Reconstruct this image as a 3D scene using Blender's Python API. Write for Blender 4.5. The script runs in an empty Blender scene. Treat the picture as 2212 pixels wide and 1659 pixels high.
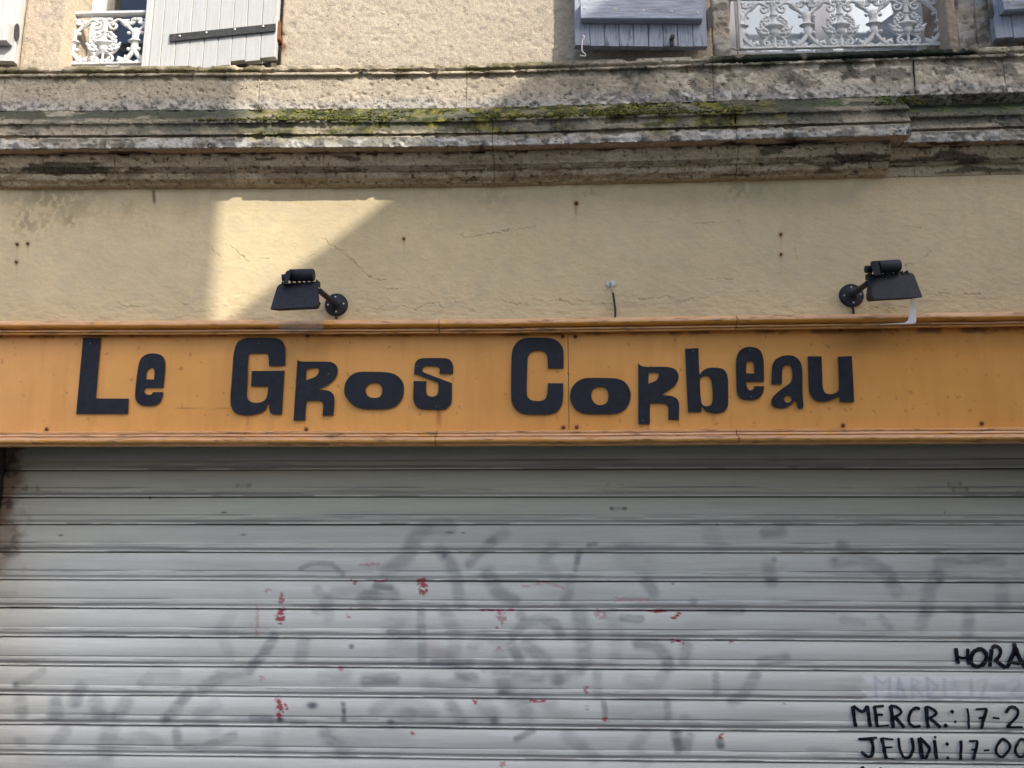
import bpy, bmesh, math, random
import numpy as np
from mathutils import Vector
from mathutils.geometry import tessellate_polygon

random.seed(7)
S = bpy.context.scene
COL = S.collection
R = math.radians

# ------------------------------------------------------------------ camera
CAM_Z, CAM_D = 2.0, 3.16
PITCH, YAW = R(9.82), R(1.9)
FPX, W, H = 1655.0, 2212.0, 1659.0          # focal length in the units used for measuring the photograph
cd = bpy.data.cameras.new('camera'); cam = bpy.data.objects.new('camera', cd); COL.objects.link(cam)
cam.location = (0, -CAM_D, CAM_Z); cam.rotation_euler = (math.pi/2+PITCH, 0, YAW)
cd.sensor_width = 36; cd.lens = 36*FPX/W; cd.clip_start = .05; cd.clip_end = 500
S.camera = cam
S.render.resolution_x, S.render.resolution_y = 1024, 768

# ------------------------------------------------------------------ light
SUN = Vector((.90, -1.0, 1.075)).normalized()
SUN_EL = math.asin(SUN.z)
wd = bpy.data.worlds.new('World'); S.world = wd; wd.use_nodes = True
nt = wd.node_tree; bg = nt.nodes['Background']
sky = nt.nodes.new('ShaderNodeTexSky'); sky.sky_type = 'NISHITA'; sky.sun_disc = False
sky.sun_elevation = SUN_EL; sky.sun_rotation = math.atan2(SUN.x, SUN.y)
sky.air_density = 1.0; sky.dust_density = 4.5; sky.ozone_density = 1.0
nt.links.new(sky.outputs[0], bg.inputs[0]); bg.inputs[1].default_value = .15
sl = bpy.data.lights.new('sun', 'SUN'); sl.energy = 2.5; sl.angle = R(.53); sl.color = (1, .92, .78)
so = bpy.data.objects.new('sun', sl); COL.objects.link(so)
so.rotation_euler = SUN.to_track_quat('Z', 'Y').to_euler(); so.location = SUN*30
S.view_settings.view_transform = 'Standard'; S.view_settings.look = 'None'
S.view_settings.exposure = 1.15; S.view_settings.gamma = 1

# ------------------------------------------------------------------ measuring helpers
cp, sp, cy_, sy_ = math.cos(PITCH), math.sin(PITCH), math.cos(YAW), math.sin(YAW)
FWD = np.array((-sy_*cp, cy_*cp, sp)); RIGHT = np.array((cy_, sy_, 0.)); UP = np.cross(RIGHT, FWD)
X0B, TB = -.30, math.tan(R(1.3))
def yf(X):                                   # the old facade is very slightly bent in plan
    return -TB*(np.sqrt((X-X0B)**2+.15**2)-.15)
def P(x, y, off=0.0):                        # measured point -> (X, Z) on the facade surface shifted out by off
    d = FWD + RIGHT*((x-W/2)/FPX) + UP*((H/2-y)/FPX)
    X = 0.
    for _ in range(6):
        t = (yf(X)-off+CAM_D)/d[1]; X = d[0]*t
    return float(X), float(CAM_Z+d[2]*t)
SHY = .30                                    # roller shutter plane
def PS(x, y, off=0.0):                       # the same on the flat roller shutter
    d = FWD + RIGHT*((x-W/2)/FPX) + UP*((H/2-y)/FPX)
    t = (SHY-off+CAM_D)/d[1]
    return float(d[0]*t), float(CAM_Z+d[2]*t)
def PIX(V):                                  # world points -> measuring units
    q = V-np.array((0, -CAM_D, CAM_Z)); dz = q@FWD
    return W/2+FPX*(q@RIGHT)/dz, H/2-FPX*(q@UP)/dz
def FY(X, off): return float(yf(X))-off

# ------------------------------------------------------------------ noise
def _h(ix, iy, iz, s):
    n = (ix.astype(np.int64)*374761393 + iy.astype(np.int64)*668265263 + iz.astype(np.int64)*2147483647 + s*974711) & 0xffffffff
    n = ((n ^ (n >> 13))*1274126177) & 0xffffffff
    n = (n ^ (n >> 16)) & 0xffffffff
    return n/4294967295.
def vn(x, y, z, s=0):
    fx, fy, fz = np.floor(x), np.floor(y), np.floor(z)
    a, b, c = x-fx, y-fy, z-fz
    a, b, c = [t*t*t*(t*(t*6-15)+10) for t in (a, b, c)]
    r = 0
    for i in (0, 1):
        for j in (0, 1):
            for k in (0, 1):
                r = r + _h(fx+i, fy+j, fz+k, s)*(a if i else 1-a)*(b if j else 1-b)*(c if k else 1-c)
    return r
def fbm(x, y, z, sc, oct=4, s=0):
    t, amp, tot = 0, 1., 0.
    for o in range(oct):
        t = t + amp*vn(x*sc+o*17.3, y*sc+o*5.1, z*sc+o*9.7, s+o); tot += amp; amp *= .5; sc *= 2.03
    return t/tot                              # 0..1
def ss(a, b, x):
    t = np.clip((x-a)/(b-a), 0, 1); return t*t*(3-2*t)
def lerp(c, d, f): return c+(np.asarray(d)-c)*f[..., None]
def poly_dist(px, py, pts):
    d = np.full(px.shape, 1e9)
    if len(pts) == 1: return np.hypot(px-pts[0][0], py-pts[0][1])
    for (ax, ay), (bx, by) in zip(pts[:-1], pts[1:]):
        vx, vy = bx-ax, by-ay; L = vx*vx+vy*vy+1e-9
        t = np.clip(((px-ax)*vx+(py-ay)*vy)/L, 0, 1)
        d = np.minimum(d, np.hypot(px-ax-t*vx, py-ay-t*vy))
    return d

# ------------------------------------------------------------------ materials
MATS = {}
def mat(name, color=None, rough=.85, var=None, bump=(), pits=None, metal=0., spec=.4, dust=None, stain=None, coat=0):
    if name in MATS: return MATS[name]
    m = bpy.data.materials.new(name); m.use_nodes = True; MATS[name] = m
    n, l = m.node_tree.nodes, m.node_tree.links; b = n['Principled BSDF']
    pos = n.new('ShaderNodeNewGeometry')
    def mapped(sx=1, sy=1, sz=1):
        v = n.new('ShaderNodeVectorMath'); v.operation = 'MULTIPLY'; v.inputs[1].default_value = (sx, sy, sz)
        l.new(pos.outputs['Position'], v.inputs[0]); return v.outputs[0]
    def noise(sc, det=4, stretch=(1, 1, 1), ro=.55):
        t = n.new('ShaderNodeTexNoise'); t.inputs['Scale'].default_value = sc; t.inputs['Detail'].default_value = det
        t.inputs['Roughness'].default_value = ro; l.new(mapped(*stretch), t.inputs['Vector']); return t.outputs['Fac']
    def ramp(src, a, c, lo=0., hi=1.):
        r = n.new('ShaderNodeMapRange'); r.inputs[1].default_value = a; r.inputs[2].default_value = c
        r.inputs[3].default_value = lo; r.inputs[4].default_value = hi; r.interpolation_type = 'SMOOTHSTEP'
        l.new(src, r.inputs[0]); return r.outputs[0]
    def mix(a, c, f, mode='MIX'):
        x = n.new('ShaderNodeMix'); x.data_type = 'RGBA'; x.blend_type = mode
        for s_, v in ((x.inputs[6], a), (x.inputs[7], c), (x.inputs[0], f)):
            if isinstance(v, (tuple, list)): s_.default_value = tuple(v)+(1,) if len(v) == 3 else v
            elif isinstance(v, (int, float)): s_.default_value = v
            else: l.new(v, s_)
        return x.outputs[2]
    if color is None:
        a = n.new('ShaderNodeAttribute'); a.attribute_name = 'Col'; c = a.outputs['Color']
    else:
        rgb = n.new('ShaderNodeRGB'); rgb.outputs[0].default_value = tuple(color)+(1,); c = rgb.outputs[0]
    if dust:                                   # (colour, amount) settled on upward facing faces
        sx = n.new('ShaderNodeSeparateXYZ'); l.new(pos.outputs['Normal'], sx.inputs[0])
        f = ramp(sx.outputs[2], -.45, .3, 0, dust[1])
        f2 = n.new('ShaderNodeMath'); f2.operation = 'MULTIPLY'; l.new(f, f2.inputs[0]); l.new(ramp(noise(30, 4, (.3, 1, 1)), .2, .5), f2.inputs[1])
        c = mix(c, dust[0], f2.outputs[0])
    if stain:                                  # (colour, scale, lo, hi, stretch, amount)
        f = ramp(noise(stain[1], 6, stain[4], .62), stain[2], stain[3], 0, stain[5]); c = mix(c, stain[0], f)
    for vr in ([] if not var else (var if isinstance(var[0], tuple) else [var])):      # (scale, amount, stretch)
        f = ramp(noise(vr[0], 5, vr[2] if len(vr) > 2 else (1, 1, 1)), .25, .75, 1-vr[1], 1+vr[1]*.6)
        cc = n.new('ShaderNodeCombineColor'); [l.new(f, cc.inputs[i]) for i in range(3)]
        c = mix(c, cc.outputs[0], 1.0, 'MULTIPLY')
    hgt = None
    def addh(src, amt):
        nonlocal hgt
        q = n.new('ShaderNodeMath'); q.operation = 'MULTIPLY_ADD'; l.new(src, q.inputs[0]); q.inputs[1].default_value = amt
        if hgt is None: q.inputs[2].default_value = 0
        else: l.new(hgt, q.inputs[2])
        hgt = q.outputs[0]
    for bsp in bump: addh(noise(bsp[0], bsp[2] if len(bsp) > 2 else 4, bsp[3] if len(bsp) > 3 else (1, 1, 1)), bsp[1])
    if pits:                                   # (scale, size, depth, darkness)
        for k, (sc, sz, dp, dk) in enumerate(pits):
            v = n.new('ShaderNodeTexVoronoi'); v.inputs['Scale'].default_value = sc; v.feature = 'F1'
            w = n.new('ShaderNodeVectorMath'); w.operation = 'MULTIPLY_ADD'
            nz = n.new('ShaderNodeTexNoise'); nz.inputs['Scale'].default_value = sc*1.7; l.new(pos.outputs['Position'], nz.inputs['Vector'])
            l.new(nz.outputs['Color'], w.inputs[0]); w.inputs[1].default_value = (.8/sc,)*3; l.new(mapped(.75, 1, 1.1), w.inputs[2])
            l.new(w.outputs[0], v.inputs['Vector'])
            sel = n.new('ShaderNodeMath'); sel.operation = 'MULTIPLY'; l.new(ramp(v.outputs['Distance'], sz*.55, sz, 1, 0), sel.inputs[0])
            sc2 = n.new('ShaderNodeSeparateColor'); l.new(v.outputs['Color'], sc2.inputs[0]); l.new(_mul2(n, l, ramp(sc2.outputs[0], .35, .6), ramp(noise(9, 3), .38, .62)), sel.inputs[1])
            addh(sel.outputs[0], -dp); c = mix(c, (.035, .03, .026), _mul(n, l, sel.outputs[0], dk))
    l.new(c, b.inputs['Base Color'])
    b.inputs['Roughness'].default_value = rough; b.inputs['Metallic'].default_value = metal
    b.inputs['Specular IOR Level'].default_value = spec; b.inputs['Coat Weight'].default_value = coat
    if hgt is not None:
        bp = n.new('ShaderNodeBump'); bp.inputs['Strength'].default_value = 1; bp.inputs['Distance'].default_value = 1
        l.new(hgt, bp.inputs['Height']); l.new(bp.outputs[0], b.inputs['Normal'])
    return m
def _mul2(n, l, a, b):
    q = n.new('ShaderNodeMath'); q.operation = 'MULTIPLY'; l.new(a, q.inputs[0]); l.new(b, q.inputs[1]); return q.outputs[0]
def _mul(n, l, s, k):
    q = n.new('ShaderNodeMath'); q.operation = 'MULTIPLY'; l.new(s, q.inputs[0]); q.inputs[1].default_value = k; return q.outputs[0]
def glass_mat(name, refl, tint, rough=.0, tintg=(1, 1, 1)):
    m = bpy.data.materials.new(name); m.use_nodes = True; n, l = m.node_tree.nodes, m.node_tree.links
    n.remove(n['Principled BSDF']); o = n['Material Output']
    g = n.new('ShaderNodeBsdfGlossy'); g.inputs[0].default_value = tuple(tintg)+(1,); g.inputs['Roughness'].default_value = rough
    t = n.new('ShaderNodeBsdfTransparent'); t.inputs[0].default_value = tuple(tint)+(1,)
    lw = n.new('ShaderNodeLayerWeight'); lw.inputs[0].default_value = .5
    pw = n.new('ShaderNodeMath'); pw.operation = 'POWER'; l.new(lw.outputs['Facing'], pw.inputs[0]); pw.inputs[1].default_value = 4
    fr = n.new('ShaderNodeMath'); fr.operation = 'MULTIPLY_ADD'; l.new(pw.outputs[0], fr.inputs[0]); fr.inputs[1].default_value = .8; fr.inputs[2].default_value = refl
    mx = n.new('ShaderNodeMixShader'); l.new(fr.outputs[0], mx.inputs[0]); l.new(t.outputs[0], mx.inputs[1]); l.new(g.outputs[0], mx.inputs[2])
    l.new(mx.outputs[0], o.inputs[0]); return m

stone = mat('weathered_limestone', None, .95, ((70, .22), (230, .27), (600, .18)), ((22, .006, 6), (140, .0022, 4)), ((55, .30, .004, .62), (130, .28, .0018, .4)), spec=.15)
wallstone = mat('tooled_wall_stone', None, .95, ((60, .12), (210, .26), (560, .16)), ((55, .0040, 6), (200, .0030, 4)), ((38, .20, .003, .45), (120, .22, .0016, .4)), spec=.15)
plaster = mat('painted_render', None, .9, ((14, .06), (150, .07, (.7, 1, 1.2)), (520, .08)), ((70, .0004, 6, (.6, 1, 1.2)), (300, .0003, 3)), spec=.2)
orange = mat('orange_panel_paint', None, .5, ((9, .05), (320, .06)), ((5, .0012, 3), (220, .00012, 3)), spec=.35)
orange_m = mat('orange_moulding_paint', (.66, .31, .055), .5, (40, .16, (.3, 1, 1)), ((60, .0010, 4, (.35, 1, 1)),), spec=.4,
               dust=((.60, .38, .24), .8), stain=((.13, .07, .03), 34, .52, .68, (.3, 1, 1.6), .75))
letterm = mat('blue_black_letter_paint', (.011, .015, .027), .6, ((30, .35), (300, .35)), ((120, .0003, 3),), spec=.3, stain=((.10, .12, .15), 40, .66, .80, (1, 1, .5), .5))
lampm = mat('black_lamp_enamel', (.020, .024, .034), .6, (50, .25), ((240, .0003, 3),), spec=.22, stain=((.11, .11, .11), 45, .66, .82, (1, 1, 1), .45))
slatm = mat('shutter_slat_paint', None, .5, ((10, .05, (.15, 1, 1)), (90, .06, (.06, 1, 2.2)), (420, .07, (.5, 1, 1))), ((300, .00012, 3),), spec=.3)
inkm = mat('black_brush_paint', (.006, .008, .018), .4, None, ((90, .0004, 3),), spec=.3, stain=((.10, .11, .13), 55, .56, .74, (1, 1, .6), .55))
whitemetal = mat('white_cast_iron_paint', (.61, .62, .63), .5, (60, .10), ((90, .0012, 4),), spec=.35, stain=((.30, .22, .14), 40, .66, .82, (1, 1, 1), .4))
whitewood = mat('white_painted_wood', (.49, .50, .50), .6, ((30, .08, (3, 3, .2)), (260, .08)), ((80, .0010, 4, (4, 4, .25)),), spec=.3, stain=((.33, .31, .28), 34, .66, .8, (1, 1, .5), .5))
greywood = mat('grey_weathered_wood', (.31, .35, .43), .7, (26, .18, (5, 5, .35)), ((70, .0016, 5, (5, 5, .3)),), spec=.25, stain=((.10, .10, .11), 22, .55, .68, (2, 2, .4), .7))
greybatten = mat('grey_weathered_batten', (.37, .42, .50), .7, (20, .26, (.5, 5, 5)), ((50, .0025, 5, (.35, 6, 6)),), spec=.25, stain=((.13, .13, .14), 13, .56, .70, (.35, 2, 3), .65))
winwhite = mat('white_window_joinery', (.66, .665, .67), .5, (20, .06), (), spec=.35)
iron = mat('dark_iron', (.06, .062, .06), .6, (60, .3), ((120, .0008, 4),), metal=.3, stain=((.22, .085, .03), 45, .58, .74, (1, 1, 1), .8))
rust = mat('rusty_iron', (.16, .062, .026), .85, (90, .4), ((200, .001, 4),))
screwm = mat('bright_screw', (.55, .53, .50), .4, None, (), metal=.7)
rustring = mat('rust_stained_washer', (.30, .12, .035), .8, (90, .4), ((200, .0006, 3),))
cablem = mat('black_cable_sheath', (.02, .018, .016), .5)
cableg = mat('grey_cable_core', (.33, .31, .29), .5)
fillerm = mat('white_filler', (.50, .54, .56), .9, (60, .15), ((70, .004, 5),))
railm = mat('rusted_guide_rail', (.07, .055, .045), .7, (40, .4), ((90, .001, 4),), stain=((.22, .10, .045), 14, .5, .66, (1, 1, .6), .8))
darkroom = mat('dark_interior', (.03, .03, .035), .9)
mortar = mat('grey_mortar', (.20, .175, .145), .95, (40, .3), ((90, .003, 4),))
asphalt = mat('asphalt', (.06, .06, .06), .9, (60, .3), ((160, .003, 4),))
pavem = mat('pavement_stone', (.22, .21, .20), .9, (20, .2), ((90, .002, 4),))
oppm = mat('pale_render', (.55, .51, .44), .9, (6, .12), ((40, .003, 4),))
oppm2 = mat('ochre_render', (.50, .42, .31), .9, (6, .12), ((40, .003, 4),))
tilem = mat('clay_roof_tile', (.32, .14, .08), .85, (12, .3), ((30, .01, 4, (1, .1, 1)),))
twigm = mat('dry_twig', (.10, .08, .055), .9)
pane_mat = glass_mat('window_glass', .045, (.88, .90, .92), tintg=(.72, .84, 1.0))
visor_mat = glass_mat('lamp_glass', .014, (.96, .965, .96), .0)

# ------------------------------------------------------------------ mesh helpers
def link(o, parent=None):
    COL.objects.link(o)
    if parent is not None: o.parent = parent
    return o
def root_world(p):
    v = Vector((0, 0, 0))
    while p is not None: v += p.location; p = p.parent
    return v
def raw(name, V, F, m, parent=None, smooth=False, col=None):
    """mesh object from world-space vertices; origin stays at the parent's origin"""
    V = np.asarray(V, dtype=np.float64).reshape(-1, 3)
    me = bpy.data.meshes.new(name)
    if parent is not None: V = V-np.array(root_world(parent))
    if isinstance(F, np.ndarray):
        nf, k = F.shape
        me.vertices.add(len(V)); me.vertices.foreach_set('co', V.astype(np.float32).ravel())
        me.loops.add(nf*k); me.loops.foreach_set('vertex_index', F.astype(np.int32).ravel())
        me.polygons.add(nf); me.polygons.foreach_set('loop_start', np.arange(0, nf*k, k, dtype=np.int32))
        me.update(calc_edges=True)
    else:
        me.from_pydata(V.tolist(), [], F); me.update()
    if col is not None:
        a = me.color_attributes.new('Col', 'FLOAT_COLOR', 'POINT')
        c = np.ones((len(V), 4), np.float32); c[:, :3] = np.clip(np.asarray(col).reshape(-1, 3), .004, .95); a.data.foreach_set('color', c.ravel())
    if smooth: me.polygons.foreach_set('use_smooth', np.ones(len(me.polygons), dtype=bool))
    me.validate(); me.materials.append(m)
    return link(bpy.data.objects.new(name, me), parent)
def grid_faces(nu, nv):
    i = np.arange(nu-1)[:, None]*nv+np.arange(nv-1)[None, :]
    return np.stack([i, i+1, i+nv+1, i+nv], -1).reshape(-1, 4)     # (u, v): normal for u=+X, v=down is -Y... see callers
class B:
    """collects simple shapes, builds one mesh"""
    def __init__(s): s.V, s.F = [], []
    def add(s, V, F):
        k = len(s.V); s.V += [tuple(v) for v in V]; s.F += [[i+k for i in f] for f in F]; return s
    def box(s, a, b, bev=0.0):
        x0, y0, z0 = [min(p, q) for p, q in zip(a, b)]; x1, y1, z1 = [max(p, q) for p, q in zip(a, b)]
        if bev <= 0:
            V = [(x, y, z) for x in (x0, x1) for y in (y0, y1) for z in (z0, z1)]
            return s.add(V, [(0, 1, 3, 2), (4, 6, 7, 5), (0, 4, 5, 1), (2, 3, 7, 6), (0, 2, 6, 4), (1, 5, 7, 3)])
        bm = bmesh.new(); bmesh.ops.create_cube(bm, size=1)
        for v in bm.verts: v.co = ((x0+x1)/2+v.co.x*(x1-x0), (y0+y1)/2+v.co.y*(y1-y0), (z0+z1)/2+v.co.z*(z1-z0))
        bmesh.ops.bevel(bm, geom=bm.edges[:], offset=min(bev, .3*min(x1-x0, y1-y0, z1-z0)), segments=1, affect='EDGES')
        return s.frombm(bm)
    def frombm(s, bm):
        bm.verts.index_update()
        s.add([v.co.copy() for v in bm.verts], [[v.index for v in f.verts] for f in bm.faces]); bm.free(); return s
    def tube(s, pts, r, n=8, flat=1.0, caps=True):
        pts = [Vector(p) for p in pts]; rs = r if isinstance(r, (list, tuple)) else [r]*len(pts)
        V, F = [], []; ref = Vector((0, 1, 0))
        for i, p in enumerate(pts):
            t = (pts[min(i+1, len(pts)-1)]-pts[max(i-1, 0)]).normalized()
            a = ref-t*ref.dot(t)
            if a.length < .05: a = Vector((1, 0, 0))-t*t.x
            a.normalize(); b = t.cross(a)
            for k in range(n):
                th = 2*math.pi*k/n; V.append(p+a*(math.cos(th)*rs[i]*flat)+b*(math.sin(th)*rs[i]))
        for i in range(len(pts)-1):
            for k in range(n): F.append((i*n+k, i*n+(k+1) % n, (i+1)*n+(k+1) % n, (i+1)*n+k))
        if caps: F += [tuple(range(n))[::-1], tuple((len(pts)-1)*n+k for k in range(n))]
        return s.add(V, F)
    def ball(s, c, r, sq=(1, 1, 1), sub=1):
        bm = bmesh.new(); bmesh.ops.create_icosphere(bm, subdivisions=sub, radius=r)
        for v in bm.verts: v.co = Vector((v.co.x*sq[0], v.co.y*sq[1], v.co.z*sq[2]))+Vector(c)
        return s.frombm(bm)
    def lathe(s, c, prof, n=14, axis='z', sq=1.0):
        """prof: (radius, height along the axis); c the axis origin"""
        V, F = [], []
        for r, h in prof:
            for k in range(n):
                th = 2*math.pi*k/n; a, b = math.cos(th)*r, math.sin(th)*r
                V.append((c[0]+a, c[1]+b*sq, c[2]+h) if axis == 'z' else ((c[0]+a, c[1]-h, c[2]+b) if axis == 'y' else (c[0]+h, c[1]+a, c[2]+b)))
        for i in range(len(prof)-1):
            for k in range(n): F.append((i*n+k, i*n+(k+1) % n, (i+1)*n+(k+1) % n, (i+1)*n+k))
        F += [tuple(range(n))[::-1], tuple((len(prof)-1)*n+k for k in range(n))]
        return s.add(V, F)
    def build(s, name, m, parent=None, smooth=False):
        o = raw(name, s.V, s.F, m, parent, smooth)
        bm = bmesh.new(); bm.from_mesh(o.data); bmesh.ops.recalc_face_normals(bm, faces=bm.faces[:]); bm.to_mesh(o.data); bm.free()
        if smooth: autosmooth(o)
        return o
def autosmooth(o, ang=42):
    bm = bmesh.new(); bm.from_mesh(o.data)
    for e in bm.edges: e.smooth = not (len(e.link_faces) == 2 and e.calc_face_angle(0) > R(ang))
    for f in bm.faces: f.smooth = True
    bm.to_mesh(o.data); bm.free()
def thing(name, label, cat, loc, group=None):
    o = bpy.data.objects.new(name, None); o.location = loc; o.empty_display_size = .1
    o['label'] = label; o['category'] = cat
    if group: o['group'] = group
    return link(o)
def smooth_loop(pts, corner=52, sub=4):
    """closed outline: Catmull-Rom between points, sharp where the outline turns hard"""
    n = len(pts); out = []; P_ = [np.array(p, float) for p in pts]
    def is_c(i):
        a, b = P_[i]-P_[i-1], P_[(i+1) % n]-P_[i]
        la, lb = np.hypot(*a), np.hypot(*b)
        return math.degrees(math.acos(np.clip(a@b/(la*lb+1e-9), -1, 1))) > corner
    C = [is_c(i) for i in range(n)]
    for i in range(n):
        p1, p2 = P_[i], P_[(i+1) % n]
        L = np.hypot(*(p2-p1))
        p0 = P_[i-1] if not C[i] else p1; p3 = P_[(i+2) % n] if not C[(i+1) % n] else p2
        # long straight runs stay straight
        for q, pr, pn in ((0, p0, p1),):
            if np.hypot(*(p1-p0)) > 2.2*L: p0 = p1-(p1-p0)/np.hypot(*(p1-p0))*L
        if np.hypot(*(p3-p2)) > 2.2*L: p3 = p2+(p3-p2)/np.hypot(*(p3-p2))*L
        for k in range(sub):
            t = k/sub
            out.append(.5*((2*p1)+(-p0+p2)*t+(2*p0-5*p1+4*p2-p3)*t*t+(-p0+3*p1-3*p2+p3)*t**3))
    return out
def plate(name, outline, holes, front, back, mapf, m, parent):
    """flat cut-out: outline and holes in measuring units, mapf(x, y, off) -> world"""
    loops = [outline]+holes; V, F, idx = [], [], []
    for lp in loops:
        idx.append((len(V)//2, len(lp)))
        for p in lp: V.append(mapf(p[0], p[1], front)); V.append(None)
    allp = [p for lp in loops for p in lp]
    tri = tessellate_polygon([[Vector((p[0], p[1], 0)) for p in lp] for lp in loops])
    n = len(allp); V = [mapf(p[0], p[1], front) for p in allp]+[mapf(p[0], p[1], back) for p in allp]
    for a, b, c in tri: F += [(a, b, c), (c+n, b+n, a+n)]
    k = 0
    for lp in loops:
        L = len(lp)
        for i in range(L):
            j = (i+1) % L; F.append((k+i, k+j, k+j+n, k+i+n))
        k += L
    o = raw(name, V, F, m, parent)
    bm = bmesh.new(); bm.from_mesh(o.data); bmesh.ops.recalc_face_normals(bm, faces=bm.faces[:]); bm.to_mesh(o.data); bm.free()
    return o
def mapF(x, y, off):
    X, Z = P(x, y, off); return (X, FY(X, off), Z)
def z4(p): return [(x/1.5079/1.82278, (700+y/1.5079)/1.82278) for x, y in p]
def z5(p): return [((1300+x/1.5079)/1.82278, (700+y/1.5079)/1.82278) for x, y in p]
def z6(p): return [((2632+x/1.5079)/1.82278, (700+y/1.5079)/1.82278) for x, y in p]
def zoom(ox, oy, sc):
    return lambda p: [((ox+x/sc)/1.82278, (oy+y/sc)/1.82278) for x, y in p]
b1, b2, b3 = zoom(0, 1700, 1.2529), zoom(1300, 1700, 1.2529), zoom(2632, 1700, 1.2529)
XL, XR = -3.0, 3.0

# ================================================================== the street
def ground():
    o = B().box((-60, -60, -.3), (60, -.9, -.12)).build('street', asphalt); o['kind'] = 'structure'
    o = B().box((-60, -.9, -.3), (60, 60, 0.0), .01).build('pavement', pavem); o['kind'] = 'structure'
    o = B().box((-60, -4.2, -.3), (60, -3.4, 0.0), .01).build('pavement', pavem); o['kind'] = 'structure'
ground()

# ================================================================== the building
bld = thing('shop_building', 'old limestone and cream rendered building behind the orange shop sign', 'building', (0, 0, 0))

# ---- cream rendered ground floor wall between sign and cornice
STAINS, NAILS = [], []
CRACKS = (
    z4([(1240, 400), (1275, 440), (1310, 465)]), z4([(1365, 405), (1410, 440), (1445, 468), (1480, 500)]), z4([(1750, 410), (1760, 470), (1800, 485), (1870, 460)]),
    z4([(1905, 358), (1935, 362), (1950, 395), (2000, 420), (2060, 470), (2111, 515)]), z4([(830, 660), (900, 705), (940, 685)]), z4([(700, 745), (760, 770), (800, 760), (860, 775)]),
    z4([(1060, 740), (1110, 752), (1150, 740)]), z4([(1520, 480), (1580, 486), (1600, 475)]),
    z5([(0, 400), (90, 440), (150, 510), (215, 575), (260, 600), (330, 610)]), z5([(360, 770), (440, 760), (500, 785), (560, 755), (640, 745), (670, 780)]),
    z5([(730, 715), (760, 755), (800, 770), (850, 790)]), z5([(1000, 710), (1060, 745), (1140, 755), (1200, 725), (1300, 735), (1380, 725), (1440, 755), (1480, 730), (1560, 745), (1610, 735), (1640, 750), (1700, 745), (1800, 725), (1900, 720), (2000, 705), (2050, 740), (2111, 745)]),
    z5([(725, 310), (760, 340), (830, 348), (950, 335), (1080, 310), (1220, 292)]), z5([(1590, 580), (1640, 572), (1670, 580)]), z5([(270, 655), (400, 660)]), z5([(150, 790), (240, 770), (330, 790)]),
    z6([(830, 295), (800, 330), (750, 370), (755, 440), (757, 470)]), z6([(160, 270), (420, 265)]), z6([(1380, 525), (1480, 505), (1520, 470), (1560, 430)]), z6([(0, 700), (80, 740), (150, 710)]),
    z6([(430, 680), (540, 680)]), z6([(220, 608), (380, 600)]), z6([(1560, 680), (1700, 690), (1850, 690)]), z6([(1100, 780), (1300, 760), (1420, 775)]), z6([(1380, 290), (1500, 300)]))
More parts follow.
